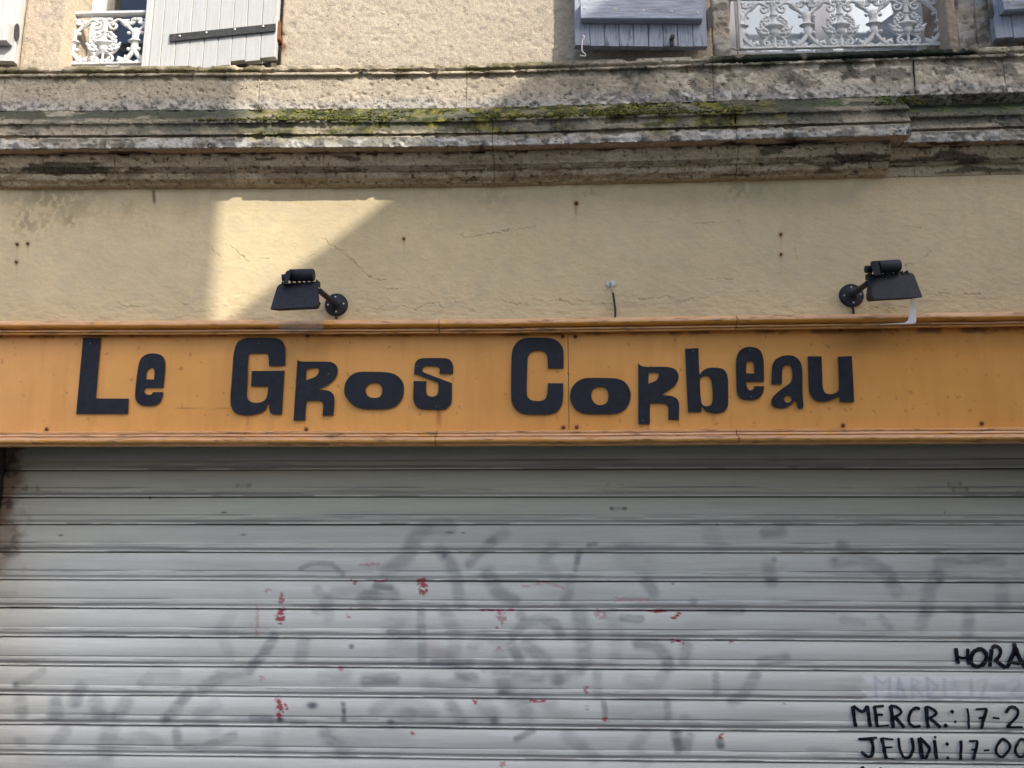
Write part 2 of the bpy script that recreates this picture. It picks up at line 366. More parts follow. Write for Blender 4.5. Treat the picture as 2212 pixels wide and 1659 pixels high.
def lower_wall():
    zt, zb = P(871, 392)[1], P(871, 706)[1]
    nu, nv = 1700, 230
    X = np.linspace(XL, XR, nu)[:, None]+np.zeros((1, nv)); Z = np.linspace(zt+.03, zb-.02, nv)[None, :]+np.zeros((nu, 1))
    off = (fbm(X, X*0, Z, 3, 2, 11)-.5)*.005+(fbm(X*.6, X*0, Z, 60, 4, 3)-.5)*.0018
    low = ss(zb+.22, zb+.02, Z)                      # coarser render near the sign
    off += low*(fbm(X*.6, X*0, Z*1.4, 60, 3, 8)-.5)*.0036
    V = np.stack([X, yf(X), Z], -1)
    px, py = PIX(V)
    c = np.empty((nu, nv, 3)); c[:] = (.578, .483, .310)
    n1 = fbm(X, X*0, Z, 2.2, 4, 21); n2 = fbm(X, X*0, Z, 18, 4, 5)
    c *= (1+.22*(n1-.5))[..., None]; c = lerp(c, (.50, .44, .32), ss(.5, .72, n2)*.35)
    wob = (fbm(X, X*0, Z, 40, 3, 9)-.5)*7
    wob2 = (fbm(X, X*0, Z, 70, 2, 10)-.5)*9; brk = ss(.34, .52, fbm(X, X*0, Z, 22, 3, 31)); d = np.full(px.shape, 99.)
    for pts in CRACKS:
        a0, a1 = min(p[0] for p in pts)-12, max(p[0] for p in pts)+12
        i0, i1 = np.searchsorted(px[:, 0], a0), np.searchsorted(px[:, 0], a1)
        d[i0:i1] = np.minimum(d[i0:i1], poly_dist(px[i0:i1]+wob[i0:i1]*.5, py[i0:i1]+wob2[i0:i1], pts))
    k = np.exp(-(d/1.05)**2)*(.25+.75*brk)
    off += np.exp(-((d-2.5)/2.)**2)*brk*.0006-k*.0022; c = lerp(c, (.27, .21, .13), k*.55)
    flake = ss(.66, .72, fbm(X*.7, X*0, Z*1.3, 30, 4, 35)); off += flake*.0011*(.4+low)
    c = lerp(c, (.44, .37, .26), ss(.62, .76, fbm(X*.4, X*0, Z*1.5, 40, 4, 77))*low*.5)
    soot = np.zeros_like(px); sn = fbm(X*1.2, X*0, Z*.9, 44, 5, 41)
    for (x, y, r, a) in ((*z4([(160, 260)])[0], 30, .8), (*z4([(410, 248)])[0], 22, .75), (*z4([(255, 285)])[0], 22, .55), (*z4([(90, 325)])[0], 18, .4), (*z4([(290, 95)])[0], 55, .75), (*z4([(480, 130)])[0], 45, .5),
                         (*z4([(200, 90)])[0], 60, .45), (*z4([(760, 180)])[0], 18, .4), (*z5([(960, 100)])[0], 30, .35), (*z5([(1540, 80)])[0], 14, .6), (*z6([(410, 60)])[0], 26, .7), (*z6([(520, 40)])[0], 30, .4), (*z4([(900, 310)])[0], 14, .4)):
        soot = np.maximum(soot, a*ss(.46, .62, sn+.22*np.exp(-((px-x)**2+(py-y)**2)/r**2)-.08)*np.exp(-((px-x)**2+(py-y)**2)/(1.4*r*r)))
    c = lerp(c, (.16, .135, .10), soot*.6)
    rn = ss(.50, .68, fbm(X*1.6, X*0, Z*.16, 15, 4, 91))*ss(zb+.15, zt, Z); c = lerp(c, (.40, .33, .22), rn*.16)
    for (x, y) in NAILPOS:
        d = np.hypot(px-x, (py-y)); k = np.exp(-(d/4.5)**2)*.8+np.exp(-((px-x)/2.5)**2)*ss(-1, 2, py-y)*np.exp(-np.maximum(py-y, 0)/14)*.5
        c = lerp(c, (.20, .075, .03), np.clip(k, 0, 1)); off -= np.exp(-(d/3)**2)*.002
    x, y = 333, 430                                  # dark run-off below a broken moulding
    k = np.exp(-((px-x-(py-y)*.06)/3.2)**2)*ss(408, 414, py)*ss(446, 432, py); c = lerp(c, (.09, .075, .055), k*.95)
    k = np.exp(-((px-1244)/2.5)**2)*ss(438, 444, py)*ss(478, 455, py); c = lerp(c, (.38, .21, .09), k*.6)
    V[..., 1] -= off
    raw('rendered_wall', V, grid_faces(nu, nv), plaster, bld, True, c)
NAILPOS = [z5([(1461, 152)])[0], z5([(438, 362)])[0], z6([(667, 336)])[0], z6([(668, 455)])[0], z4([(103, 395)])[0], z4([(166, 392)])[0], z4([(97, 500)])[0]]
lower_wall()
zt_w, zb_w = P(871, 392)[1]+.05, P(871, 706)[1]-.05
wcore = B()
wcore.box((XL, .03, zb_w), (XR, .45, zt_w+.5))
wcore.build('wall_core', mortar, bld)
# piers each side of the shutter opening
XOL, XOR = PS(-3, 1200)[0], 2.62
def pier(x0, x1):
    nu, nv = 40, 60
    X = np.linspace(x0, x1, nu)[:, None]+np.zeros((1, nv)); Z = np.linspace(zb_w+.05, 0, nv)[None, :]+np.zeros((nu, 1))
    c = np.empty((nu, nv, 3)); c[:] = (.58, .49, .34)
    b = B().box((x0, -.02, 0), (x1, .45, zb_w-.002), .004); b.build('shop_pier', MATS['pale_render'], bld)
pier(XL, XOL-.035); pier(XOR+.05, XR)

# ---- the moulded stone cornice
CX = 871
def prof(pts):
    """(off, y) -> dense (off, Z) profile; a third value gives Z straight away"""
    q = []
    for p in pts: q.append((p[0], P(CX, p[1], p[0])[1] if len(p) == 2 else p[2]))
    return q
def dens(q, step):
    out = []
    for (a, b), (c, d) in zip(q[:-1], q[1:]):
        n = max(1, int(math.hypot(c-a, d-b)/step+.5))
        out += [(a+(c-a)*k/n, b+(d-b)*k/n) for k in range(n)]
    return out+[q[-1]]
zs_top = P(CX, 137.5, .075)[1]
PR_STRING = prof([(.0, 0, zs_top+.003), (.066, 0, zs_top+.001), (.074, 139), (.082, 142), (.085, 146), (.081, 150), (.073, 153), (.070, 154.2), (.088, 155.6), (.088, 160.5), (.078, 162), (.074, 166), (.072, 190), (.073, 215), (.075, 228), (.078, 235)])
PR_STRING += [(.0, PR_STRING[-1][1]-.02)]
zc_b = P(CX, 317.5, .160)[1]
PR_CORONA = [(.0, PR_STRING[-2][1]+.004)]+prof([(.080, 235.5), (.105, 243.5), (.135, 251), (.154, 256), (.162, 258.5), (.163, 264), (.155, 266.5), (.153, 272), (.157, 280), (.162, 286), (.162, 289), (.149, 290.5), (.149, 293), (.158, 295), (.161, 306), (.160, 317.5)])+[(.150, zc_b+.001), (.10, zc_b+.004), (.0, zc_b+.006)]
PR_BED = [(.0, zc_b+.004), (.107, zc_b+.003)]+prof([(.104, 337), (.098, 344), (.091, 352), (.087, 358.5), (.081, 359.8), (.081, 363.2), (.073, 364.6), (.074, 368.2), (.064, 370), (.061, 377), (.054, 385), (.040, 391), (.034, 393), (.033, 397), (.024, 400)])
PR_BED += [(.0, PR_BED[-1][1]-.002)]
XRET = P(1970, 283, .160)[0]
cornice = B().box((XL, -.012, PR_BED[-1][1]+.012), (XR, .44, zs_top-.012)).build('cornice', mortar, bld)

def stone_paint(course, X, Zp, off, px, py, t):
    """weathering: colours of lichen, moss, soot crust and bare stone, each with its own outline"""
    N = lambda sc, s, st=(1, 1), o=4: fbm(X*st[0], off*sc*0+off, Zp*st[1], sc, o, s)
    c = np.empty(X.shape+(3,)); c[:] = (.44, .385, .295)
    c = lerp(c, (.51, .435, .345), ss(.45, .65, N(5, 1))*.7); c = lerp(c, (.36, .31, .25), ss(.52, .7, N(14, 2))*.5)
    right = ss(1150, 1350, px)
    if course == 'string':
        tor = (Zp > P(CX, 155.0, .075)[1])*1.0
        gt = ss(.32, .58, N(9, 4, (.5, 1))+.25*(1-right))
        c = lerp(c, (.22, .20, .13), tor*gt*.6*ss(.40, .55, N(26, 15, (.6, 1))+.05))
        c = lerp(c, (.50, .455, .38), tor*ss(1120, 1250, px)*ss(1560, 1520, px)*.6)
        dk = ss(1500, 1570, px)*ss(2125, 2090, px+(N(20, 5)-.5)*60)
        up = ss(P(CX, 176, .05)[1], P(CX, 160, .06)[1], Zp+(N(16, 6)-.5)*.05)
        c = lerp(c, (.026, .034, .024), dk*np.maximum(tor, up*ss(1540, 1640, px)*.92)*ss(.30, .42, N(11, 7)+.12))
        moss_l = up*(1-right)*ss(.46, .62, N(12, 8)+.08*ss(620, 300, px)); c = lerp(c, (.13, .115, .055), moss_l*.75)
        dkup = dk*up*ss(1540, 1640, px)*ss(.34, .50, N(14, 17, (1, .6))+.06)
        # frieze: flaking pale skin on the right, grey bloom and specks towards the foot
        fr = 1-tor
        fl = ss(.53, .57, N(15, 9, (1, 1.5), 5)+.05*ss(1500, 1650, px)-.04)*ss(1250, 1560, px)*fr; c = lerp(c, (.62, .56, .45), fl*.9)
        gr = ss(.44, .58, N(9, 10, (1, 1), 5))*right*fr; c = lerp(c, (.20, .185, .155), gr*.75*(1-fl)); c = lerp(c, (.06, .062, .05), right*fr*(1-fl)*ss(.60, .66, N(20, 16, (1, .7)))*.7)
        foot = ss(P(CX, 205, .05)[1], P(CX, 233, .06)[1], Zp+(N(10, 12)-.5)*.05)
        c = lerp(c, (.40, .40, .39), foot*.6*fr); c = lerp(c, (.10, .10, .095), foot*ss(.54, .60, N(60, 13, (1, 1), 3))*.85*fr)
        wf = ss(.60, .66, N(30, 14))*foot*right; c = lerp(c, (.74, .73, .70), wf*.8); c = lerp(c, (.035, .042, .028), dkup*(1-tor)*.85)
    elif course == 'corona':
        zl, zg, zf = P(CX, 252, .15)[1], P(CX, 289, .16)[1], P(CX, 295, .158)[1]
        ledge = ss(zl-.02, zl+.015, Zp)
        zone = ss(480, 600, px)*ss(1680, 1560, px+(N(6, 20)-.5)*260)
        dry = ss(.40, .62, N(2.2, 34, (1, .6)))                        # drier, paler stretches between the algae
        c = lerp(c, (.085, .09, .066), ss(zg-.01, zg+.03, Zp)*(.88-.45*dry))
        mo = np.clip(ss(.42, .60, N(16, 21, (.6, 1), 5)+.10*ledge+.03)*zone*ss(zf-.06, zf+.03, Zp+(N(9, 22)-.5)*.13), 0, 1)
        mc = lerp(np.zeros_like(c)+(.045, .052, .018), (.17, .16, .04), ss(.42, .60, N(30, 23)))
        c = c+(mc-c)*(mo*.95)[..., None]
        lg = ledge*(1-zone); c = lerp(c, (.05, .06, .042), lg*ss(.34, .50, N(12, 24)+.06)*.9)
        c = lerp(c, (.07, .10, .03), ledge*ss(1650, 1750, px)*ss(.5, .58, N(15, 25))*.8)
        face = (Zp < zf)*(off > .12)+(Zp < zf)*(px > 1965)
        face = np.clip(face, 0, 1)*1.0
        c = lerp(c, (.25, .245, .225), face*(.8-.5*dry))
        wh = ss(.47, .60, N(10, 26, (.8, 1.2), 5)+.18*ss(zf, zc_b, Zp)-.08)*face; c = lerp(c, (.56, .55, .52), wh*.8)
        c = lerp(c, (.12, .12, .11), face*ss(.56, .64, N(24, 27))*.75)
        c = lerp(c, (.09, .095, .08), ss(.55, .66, N(13, 28, (.5, 1)))*(1-face)*(Zp > zc_b+.02)*.6)
        sof = (Zp < zc_b+.008)*(off < .155)
        c = lerp(c, (.40, .30, .20), sof*.9)
        c = lerp(c, (.05, .038, .03), sof*ss(.60, .65, N(10, 29, (.35, 1)))*.9)
    else:
        c[:] = (.48, .405, .285); c = lerp(c, (.56, .475, .345), ss(.45, .62, N(8, 30, (.5, 1)))*.8); c = lerp(c, (.27, .20, .135), ss(.5, .68, N(16, 31, (.35, 1.5)))*.6)
        cr = ss(.65, .69, N(13, 32, (.30, 1.9), 5)); c = lerp(c, (.06, .05, .04), cr*.8)
        c = lerp(c, (.50, .40, .25), ss(PR_BED[-4][1]+.006, PR_BED[-4][1]-.006, Zp)*.6)
        c = lerp(c, (.03, .025, .02), ss(.70, .73, N(60, 33))*.8)
    return c
def cornice_block(course, pr, x0, x1, dx=0.0, step=.0055):
    pr = [(max(.004, o-dx) if o > .012 else o, z) for o, z in pr]
    q = np.array(dens(pr, step)); nv = len(q); g = .0008
    nu = max(8, int((x1-x0)/.0062))
    xs = np.linspace(x0+g, x1-g, nu)
    X = xs[:, None]+np.zeros((1, nv)); off = q[:, 0][None, :]+np.zeros((nu, 1)); Z = q[:, 1][None, :]+np.zeros((nu, 1))
    px, py = PIX(np.stack([X, yf(X)-off, Z], -1))
    t = np.linspace(0, 1, nv)[None, :]+np.zeros((nu, 1))
    c = stone_paint(course, X, Z, off+dx*(off > .012), px, py, t)
    # normals of the profile
    d = np.gradient(q, axis=0); L = np.hypot(d[:, 0], d[:, 1])+1e-9; no, nz = -d[:, 1]/L, d[:, 0]/L
    front = np.clip((q[:, 0]-.004)/.02, 0, 1)[None, :]
    turn = np.abs(np.gradient(np.unwrap(np.arctan2(d[:, 1], d[:, 0])))); turn = np.convolve(np.clip(turn*2.5, 0, 1), np.ones(5)/2.2, 'same').clip(0, 1)[None, :]
    disp = (fbm(X, off, Z, 20, 4, 61)-.5)*.0045+(fbm(X, off, Z, 85, 3, 62)-.5)*.0046
    pit = ss(.66, .74, fbm(X, off, Z, 48, 3, 63))*.006
    chip = ss(.54, .66, fbm(X, off*.5, Z*.5, 17, 3, 64))*.010*turn
    ed = (np.exp(-((X-x0)/.005)**2)+np.exp(-((X-x1)/.005)**2))*ss(.35, .6, fbm(X, off, Z, 18, 2, 66))
    disp = (disp-pit-chip-ed*.0035)*front
    o2, z2 = off+no[None, :]*disp, Z+nz[None, :]*disp
    if course == 'corona':                           # mossy swelling on the ledge
        led = ss(P(CX, 258, .16)[1], P(CX, 250, .14)[1], Z)*ss(480, 600, px)*ss(2000, 1500, px); o2 += led*(fbm(X, off, Z, 38, 3, 70)-.42)*.014; z2 += led*(fbm(X, off, Z, 34, 3, 71)-.40)*.018
    o2 = np.maximum(o2, -.01)
    V = np.stack([X, yf(X)-o2, z2], -1).reshape(-1, 3)
    F = [list(f) for f in grid_faces(nu, nv).tolist()]
    F += [list(range(nv)), list(range((nu-1)*nv, nu*nv))[::-1]]
    o = raw('cornice_stone', V, F, stone, cornice, False, c.reshape(-1, 3))
    o.data.polygons.foreach_set('use_smooth', np.array([len(p.vertices) == 4 for p in o.data.polygons]))
    return o
def xat(x, y, off): return P(x, y, off)[0]
def run(course, pr, joints, xa, xb, dx=0):
    js = [xa]+[j for j in joints if xa+.05 < j < xb-.05]+[xb]
    for a, b in zip(js[:-1], js[1:]): cornice_block(course, pr, a, b, dx)
run('string', PR_STRING, [xat(17, 180, .05), xat(565, 190, .05), xat(1010, 190, .05), xat(1538, 170, .05), xat(1968, 160, .05), xat(2162, 150, .05)], XL, XR)
run('corona', PR_CORONA, [xat(228, 300, .16), xat(1064, 300, .16), xat(1592, 300, .16)], XL, XRET)
run('corona', PR_CORONA, [], XRET, XR, .07)
XB = P(1850, 372, .033)[0]
run('bed', PR_BED, [xat(256, 370, .06), xat(500, 360, .06), xat(704, 360, .06), xat(1068, 355, .06), xat(1590, 340, .06)], XL, XRET-.055)
run('bed', PR_BED, [xat(1985, 330, .05)], XRET-.055, XR, .058)

# ---- first floor: stone wall pieces around the two windows
UW = .030                                            # how far its face stands out
ZU0, ZU1 = zs_top-.01, 6.6
def upper_piece(x0, x1, z0, z1, name='wall_stone', off=UW, tint=(1, 1, 1), fine=True, seed=0):
    nu, nv = max(4, int((x1-x0)/(.007 if fine else .05))), max(4, int((z1-z0)/(.007 if fine else .05)))
    X = np.linspace(x0+.0012, x1-.0012, nu)[:, None]+np.zeros((1, nv)); Z = np.linspace(z1-.0012, z0, nv)[None, :]+np.zeros((nu, 1))
    px, py = PIX(np.stack([X, yf(X)-off, Z], -1))
    N = lambda sc, s, st=(1, 1): fbm(X*st[0], X*0+seed, Z*st[1], sc, 4, s)
    c = np.empty((nu, nv, 3)); c[:] = np.array((.48, .42, .335))*np.array(tint)
    c = lerp(c, (.47, .40, .32), ss(.48, .68, N(7, 81))*.6); c = lerp(c, (.30, .27, .24), ss(.60, .70, N(45, 82))*.5)
    base = ss(ZU0+.07, ZU0, Z+(N(14, 83)-.5)*.08); c = lerp(c, (.27, .25, .21), base*.6)
    if seed == 3:                                    # broken and patched jambs
        c = lerp(c, (.46, .45, .42), ss(.50, .58, N(18, 84))*.8); c = lerp(c, (.16, .14, .12), ss(.60, .66, N(26, 85))*.7)
    k = np.exp(-((px-611)/8)**2-((py-92)/24)**2)*1.3*ss(.25, .5, N(30, 86)); c = lerp(c, (.20, .075, .03), np.clip(k, 0, 1)*.85)
    dsp = (N(9, 87)-.5)*.006+(N(60, 88)-.5)*.0030-ss(.66, .74, N(40, 89))*.003-(seed == 3)*ss(.54, .62, N(17, 90))*.008
    ed = np.minimum(np.minimum(X-x0, x1-X), .01)/.01; dsp -= (1-ed)*.003
    V = np.stack([X, yf(X)-off-dsp, Z], -1)
    # returns into the wall on every side
    loop = np.concatenate([V[:-1, 0], V[-1, :-1], V[:0:-1, -1], V[0, :0:-1]])
    li = np.concatenate([np.arange(nu-1)*nv, (nu-1)*nv+np.arange(nv-1), np.arange(nu-1, 0, -1)*nv+nv-1, np.arange(nv-1, 0, -1)])
    back = loop.copy(); back[:, 1] = .30
    n0 = nu*nv; m_ = len(li); bi = n0+np.arange(m_)
    F = np.concatenate([grid_faces(nu, nv), np.stack([li, np.roll(li, -1), np.roll(bi, -1), bi], -1)])
    cc = np.concatenate([c.reshape(-1, 3), c.reshape(-1, 3)[li]])
    o = raw(name, np.concatenate([V.reshape(-1, 3), back]), F, wallstone, bld, False, cc)
    return o
XW1a, XW1b = P(131, 120, UW)[0], P(606, 100, UW)[0]
XW2a, XW2b = P(1578, 80, UW)[0], P(2046, 60, UW)[0]
ZWT = ZU0+1.95                                       # window heads
ZM = 4.62
xj = P(840, 60, UW)[0]
upper_piece(P(48, 60, UW)[0], XW1a, ZU0, ZM, 'jamb_stone', UW-.004, (1.03, 1, .97), True, 1)
upper_piece(XL, P(48, 60, UW)[0], ZU0, ZM, 'wall_stone', UW, (1, 1, 1), True, 0)
xk = P(1538, 60, UW)[0]
upper_piece(XW1b, xk, ZU0, ZM, 'wall_stone', UW, (1, 1, 1), True, 0)
upper_piece(xk, XW2a, ZU0, ZM, 'jamb_stone', UW+.004, (.92, .92, .93), True, 3)
x2 = P(2068, 60, UW)[0]; x3 = P(2112, 60, UW)[0]
upper_piece(XW2b, x2, ZU0, ZM, 'jamb_stone', UW+.002, (.85, .78, .74), True, 2)
upper_piece(x2, x3, ZU0, ZM, 'jamb_stone', UW-.002, (.9, .9, .9), True, 3)
upper_piece(x3, XR, ZU0, ZM, 'wall_stone', UW, (.97, .95, .94), True, 3)
for a, b in ((XL, XW1a), (XW1b, XW2a), (XW2b, XR)): upper_piece(a, b, ZM, ZWT+.002, 'wall_stone', UW, (1, 1, 1), False, 0)
upper_piece(XL, XR, ZWT, ZU1, 'wall_stone', UW, (1, 1, 1), False, 0)
B().box((XL, .3, 0), (XL+.3, 6, ZU1)).box((XR-.3, .3, 0), (XR, 6, ZU1)).box((XL, 5.7, 0), (XR, 6, ZU1)).build('side_wall', mortar, bld)
B().add([(XL-.2, -.25, ZU1), (XR+.2, -.25, ZU1), (XR+.2, 6.2, ZU1), (XL-.2, 6.2, ZU1), (XL-.2, 3, ZU1+1.2), (XR+.2, 3, ZU1+1.2)],
        [(0, 1, 5, 4), (2, 3, 4, 5), (1, 2, 5), (3, 0, 4), (3, 2, 1, 0)]).build('roof', tilem, bld)
# window recess floor (stone sill behind the string course) and dark rooms
for a, b in ((XW1a, XW1b), (XW2a, XW2b)):
    B().box((a-.05, -.02, ZU0-.12), (b+.05, .32, zs_top-.004)).box((a+.001, -.012, zs_top-.004), (b-.001, .10, zs_top+.060), .004).build('window_sill', MATS['grey_mortar'], bld)
    B().box((a-.3, .33, ZU0-.3), (b+.3, 1.6, ZU0-.28)).box((a-.3, 1.58, ZU0-.3), (b+.3, 1.6, ZWT+.2)).box((a-.3, .33, ZU0-.3), (a-.28, 1.6, ZWT+.2)).box((b+.28, .33, ZU0-.3), (b+.3, 1.6, ZWT+.2)).build('room_interior', mat('dim_room', (.22, .22, .21), .9), bld)

def window(a, b, yg, panes, tilt, pale_sheet=False):
    """frame mesh with casement and pane children; panes = [(x0, x1)] glass extents"""
    z0, z1 = zs_top+.06, ZWT
    fr = B().box((a, yg-.02, z0), (panes[0][0]-.045, yg+.05, z1), .004).box((panes[-1][1]+.045, yg-.02, z0), (b, yg+.05, z1), .004)
    fr.box((panes[0][0]-.045, yg-.012, z1-.06), (panes[-1][1]+.045, yg+.048, z1), .003).box((panes[0][0]-.045, yg-.012, z0), (panes[-1][1]+.045, yg+.048, z0+.035), .003)
    w = fr.build('window', winwhite, bld)
    for (p0, p1) in panes:
        s = B().box((p0-.043, yg-.022, z0+.038), (p0, yg+.018, z1-.063), .004).box((p1, yg-.022, z0+.038), (p1+.043, yg+.018, z1-.063), .004)
        s.box((p0, yg-.020, z0+.038), (p1, yg+.016, z0+.085), .004).box((p0, yg-.020, z1-.11), (p1, yg+.016, z1-.063), .004)
        s.build('casement', winwhite, w)
        if pale_sheet: B().box((p0-.03, yg+.055, z0+.02), (p1+.03, yg+.058, z1-.05)).build('pale_sheet', mat('pale_backing', (.62, .64, .64), .9), w)  # pale sheet added behind the glass to brighten the panes
        zt_, zb_ = z1-.112, z0+.087; nz = 4; hz_ = (zt_-zb_)/nz
        for q in range(nz):                          # casement split into four short panes, tilted so they reflect the sky
            za, zc = zb_+q*hz_+(.010 if q else 0), zb_+(q+1)*hz_-(.010 if q < nz-1 else 0); dy = math.tan(tilt)*(zc-za)/2
            if q: B().box((p0, yg-.018, za-.020), (p1, yg+.014, za), .003).build('glazing_bar', winwhite, w)
            B().add([(p0+.001, yg+dy, za), (p1-.001, yg+dy, za), (p1-.001, yg-dy, zc), (p0+.001, yg-dy, zc),
                     (p0+.001, yg+dy+.004, za), (p1-.001, yg+dy+.004, za), (p1-.001, yg-dy+.004, zc), (p0+.001, yg-dy+.004, zc)],
                    [(0, 1, 2, 3), (7, 6, 5, 4), (0, 4, 5, 1), (2, 6, 7, 3), (1, 5, 6, 2), (0, 3, 7, 4)]).build('pane', pane_mat, w)
    return w
OW = -.13
def xw(x, y=70): return P(x, y, OW)[0]
window(XW1a+.002, XW1b-.002, .13, [(xw(212), xw(355)), (xw(400), xw(545))], R(-3))
window(XW2a+.002, XW2b-.002, .13, [(xw(1612), xw(1762)), (xw(1800), xw(1985))], R(-5.5), True)

# ================================================================== cast iron window guards
G_OFF = -.035
XV = [P((2860+815/4.424)/1.82278, 50, G_OFF)[0], P((3300+1210/4.424)/1.82278, 45, G_OFF)[0]]
CELL = (XV[1]-XV[0])/2; KU = CELL/1160.                # metres per traced unit
ZG0 = P(1668, 109, G_OFF)[1]
ZG1 = P(1600, -2, G_OFF)[1]; KV = (P(1668, 3, G_OFF)[1]-ZG0)/880.
def window_guard(xv0, y0, label, ncell=3):
    t = thing('window_guard', label, 'railing', (xv0, y0, ZG0), 'cast iron guards across the first floor windows')
    def Q(cx, x, y, dy=0.0): return (cx+x*KU, y0-dy, ZG0+(880-y)*KV)
    k = (KU+KV)/2
    def mk(cx, b, strokes, balls, mirror=(1, -1)):
        for s in mirror:
            for pts, r in strokes:
                rr = [q*k*1.2 for q in r] if isinstance(r, tuple) else r*k*1.25
                b.tube([Q(cx, s*x, y) for x, y in pts], rr, 7, .8)
            for x, y, r in balls: b.ball(Q(cx, s*x, y, .004), r*k*1.18, (1, .8, 1))
    def curve(pts, n=3):
        out = []; P_ = [np.array(p, float) for p in pts]
        for i in range(len(P_)-1):
            p0, p1, p2, p3 = P_[max(i-1, 0)], P_[i], P_[i+1], P_[min(i+2, len(P_)-1)]
            for q in range(n):
                u = q/n; out.append(tuple(.5*((2*p1)+(p2-p0)*u+(2*p0-5*p1+4*p2-p3)*u*u+(3*p1-p0-3*p2+p3)*u**3)))
        return out+[tuple(P_[-1])]
    xs_end = -580
    for i in range(ncell):
        cx = xv0+i*CELL
        # vase with flowers
        b = B(); c0 = Q(cx, 0, 880)
        def lz(pr, x=0): b.lathe((cx+x*KU, y0, ZG0), [(r*k, (880-y)*KV) for r, y in pr], 12, 'z', .55)
        lz([(24, 880-40), (30, 800), (18, 770), (22, 700), (30, 650), (60, 625), (88, 592), (80, 560), (95, 530), (150, 502), (168, 484), (160, 466), (110, 440), (60, 415), (48, 385), (36, 340), (42, 298), (72, 282), (68, 264), (48, 256), (44, 150), (60, 120), (40, 90)])
        mk(cx, b, [(curve([(-10, 120), (-60, 118), (-78, 165), (-112, 208), (-165, 222), (-204, 190), (-205, 150), (-168, 128), (-138, 150)]), 19),
                   (curve([(-70, 120), (-125, 105), (-180, 68), (-240, 50), (-305, 72), (-350, 110)]), 23),
                   (curve([(-305, 72), (-370, 70), (-440, 60)]), 20), ([(-330, 80), (-365, 130), (-405, 205)], (50, 42, 5)), ([(-370, 100), (-425, 128), (-470, 150)], (36, 30, 6)),
                   (curve([(-400, 150), (-450, 130), (-520, 120), (-565, 60)]), (26, 24, 22, 20, 20, 20, 20, 20, 20, 18)),
                   (curve([(-5, 630), (-75, 660), (-150, 700), (-192, 760), (-165, 812), (-110, 795), (-112, 750), (-150, 752)]), 20),
                   (curve([(-300, 490), (-262, 585), (-190, 660), (-110, 668), (-40, 632)]), 20), (curve([(-105, 765), (-60, 788), (0, 785)]), 16),
                   ([(-70, 800), (-95, 866)], 20), (curve([(-95, 850), (-190, 868), (-270, 860), (-350, 830)]), 20)],
           [(-55, 52, 34), (-10, 66, 32), (-100, 52, 30), (-25, 100, 30), (-550, 58, 34), (-122, 305, 34), (-165, 338, 30), (-205, 385, 36), (-140, 388, 30), (-172, 430, 34), (-228, 440, 26), (-222, 478, 30), (-150, 470, 28),
            (-190, 530, 40), (-250, 545, 36), (-145, 560, 40), (-230, 600, 38), (-175, 615, 38), (-285, 520, 26), (-312, 492, 20), (-120, 610, 28), (-265, 575, 24), (-90, 365, 26), (-70, 330, 22)])
        b.ball(Q(cx, 0, 850, .006), 34*k, (1, .6, 1))
        b.build('vase_ornament', whitemetal, t, True)
        # baluster between cells (and halves against the end posts)
        for xb_, mir in ([(cx-CELL/2, (-1,))] if i == 0 else [])+([(cx+CELL/2, (1, -1))] if i < ncell-1 else [(cx+CELL/2, (1,))]):
            b = B()
            b.lathe((xb_, y0, ZG0), [(r*k, (880-y)*KV) for r, y in [(50, 650), (78, 600), (66, 540), (64, 508), (88, 488), (132, 464), (118, 448), (76, 420), (60, 398), (66, 350), (82, 300), (72, 240), (40, 215)]], 12, 'z', .55)
            s_ = (-1,) if False else mir
            mk(xb_, b, [(curve([(-20, 280), (-85, 238), (-145, 180), (-215, 135)]), 27), (curve([(-20, 640), (-90, 735), (-180, 815), (-280, 862)]), 34), ([(-200, 800), (-255, 770), (-300, 722)], (40, 30, 6)), ([(-150, 770), (-165, 700)], (32, 6)),
                        (curve([(-150, 868), (-90, 815), (-20, 850)]), 22), (curve([(-30, 100), (-70, 88), (-90, 50), (-55, 30)]), 18), (curve([(-40, 95), (-110, 110), (-200, 140)]), 20)],
               [(-122, 310, 32), (-98, 608, 34), (-260, 800, 40), (-215, 130, 30)], s_)
            if len(mir) == 1:                        # end pieces are cut off flat against the posts
                lim = xb_-.002*mir[0]*-1
                b.V = [((max(v[0], xb_-.004) if i == 0 and xb_ < cx else min(v[0], xb_+.004)), v[1], v[2]) for v in b.V]
            b.build('baluster_ornament', whitemetal, t, True)
    xa, xb2 = xv0-CELL/2-.012, xv0+(ncell-.5)*CELL+.012
    for q in (xa, xb2-.016): B().box((q, y0-.010, ZG0), (q+.016, y0+.010, ZG0+905*KV), .003).build('end_post', whitemetal, t)
    B().box((xa-.035, y0-.017, ZG0+905*KV), (xb2+.02, y0+.014, ZG0+(905+62)*KV), .004).build('top_rail', whitemetal, t)
    B().box((xa+.016, y0-.007, ZG0+.001), (xb2-.016, y0+.007, ZG0+.012), .002).build('bottom_bar', whitemetal, t)
    B().tube([(xa-.030, y0+.01, ZG0+900*KV), (xa-.028, y0+.06, ZG0+600*KV), (xa-.02, y0+.10, ZG0+300*KV), (xa-.004, y0+.012, ZG0+30*KV)], .006, 6).build('wall_bracket', whitemetal, t)
    return t
window_guard(XV[0], FY(XV[0]+CELL, G_OFF), 'ornate white cast iron guard in shade below the window reflecting the sky')
xl_v = P((200+1040/5.027)/1.82278, 85, G_OFF-.012)[0]
window_guard(xl_v, FY(xl_v+CELL, G_OFF-.012), 'sunlit white cast iron guard half hidden behind the white plank shutter')

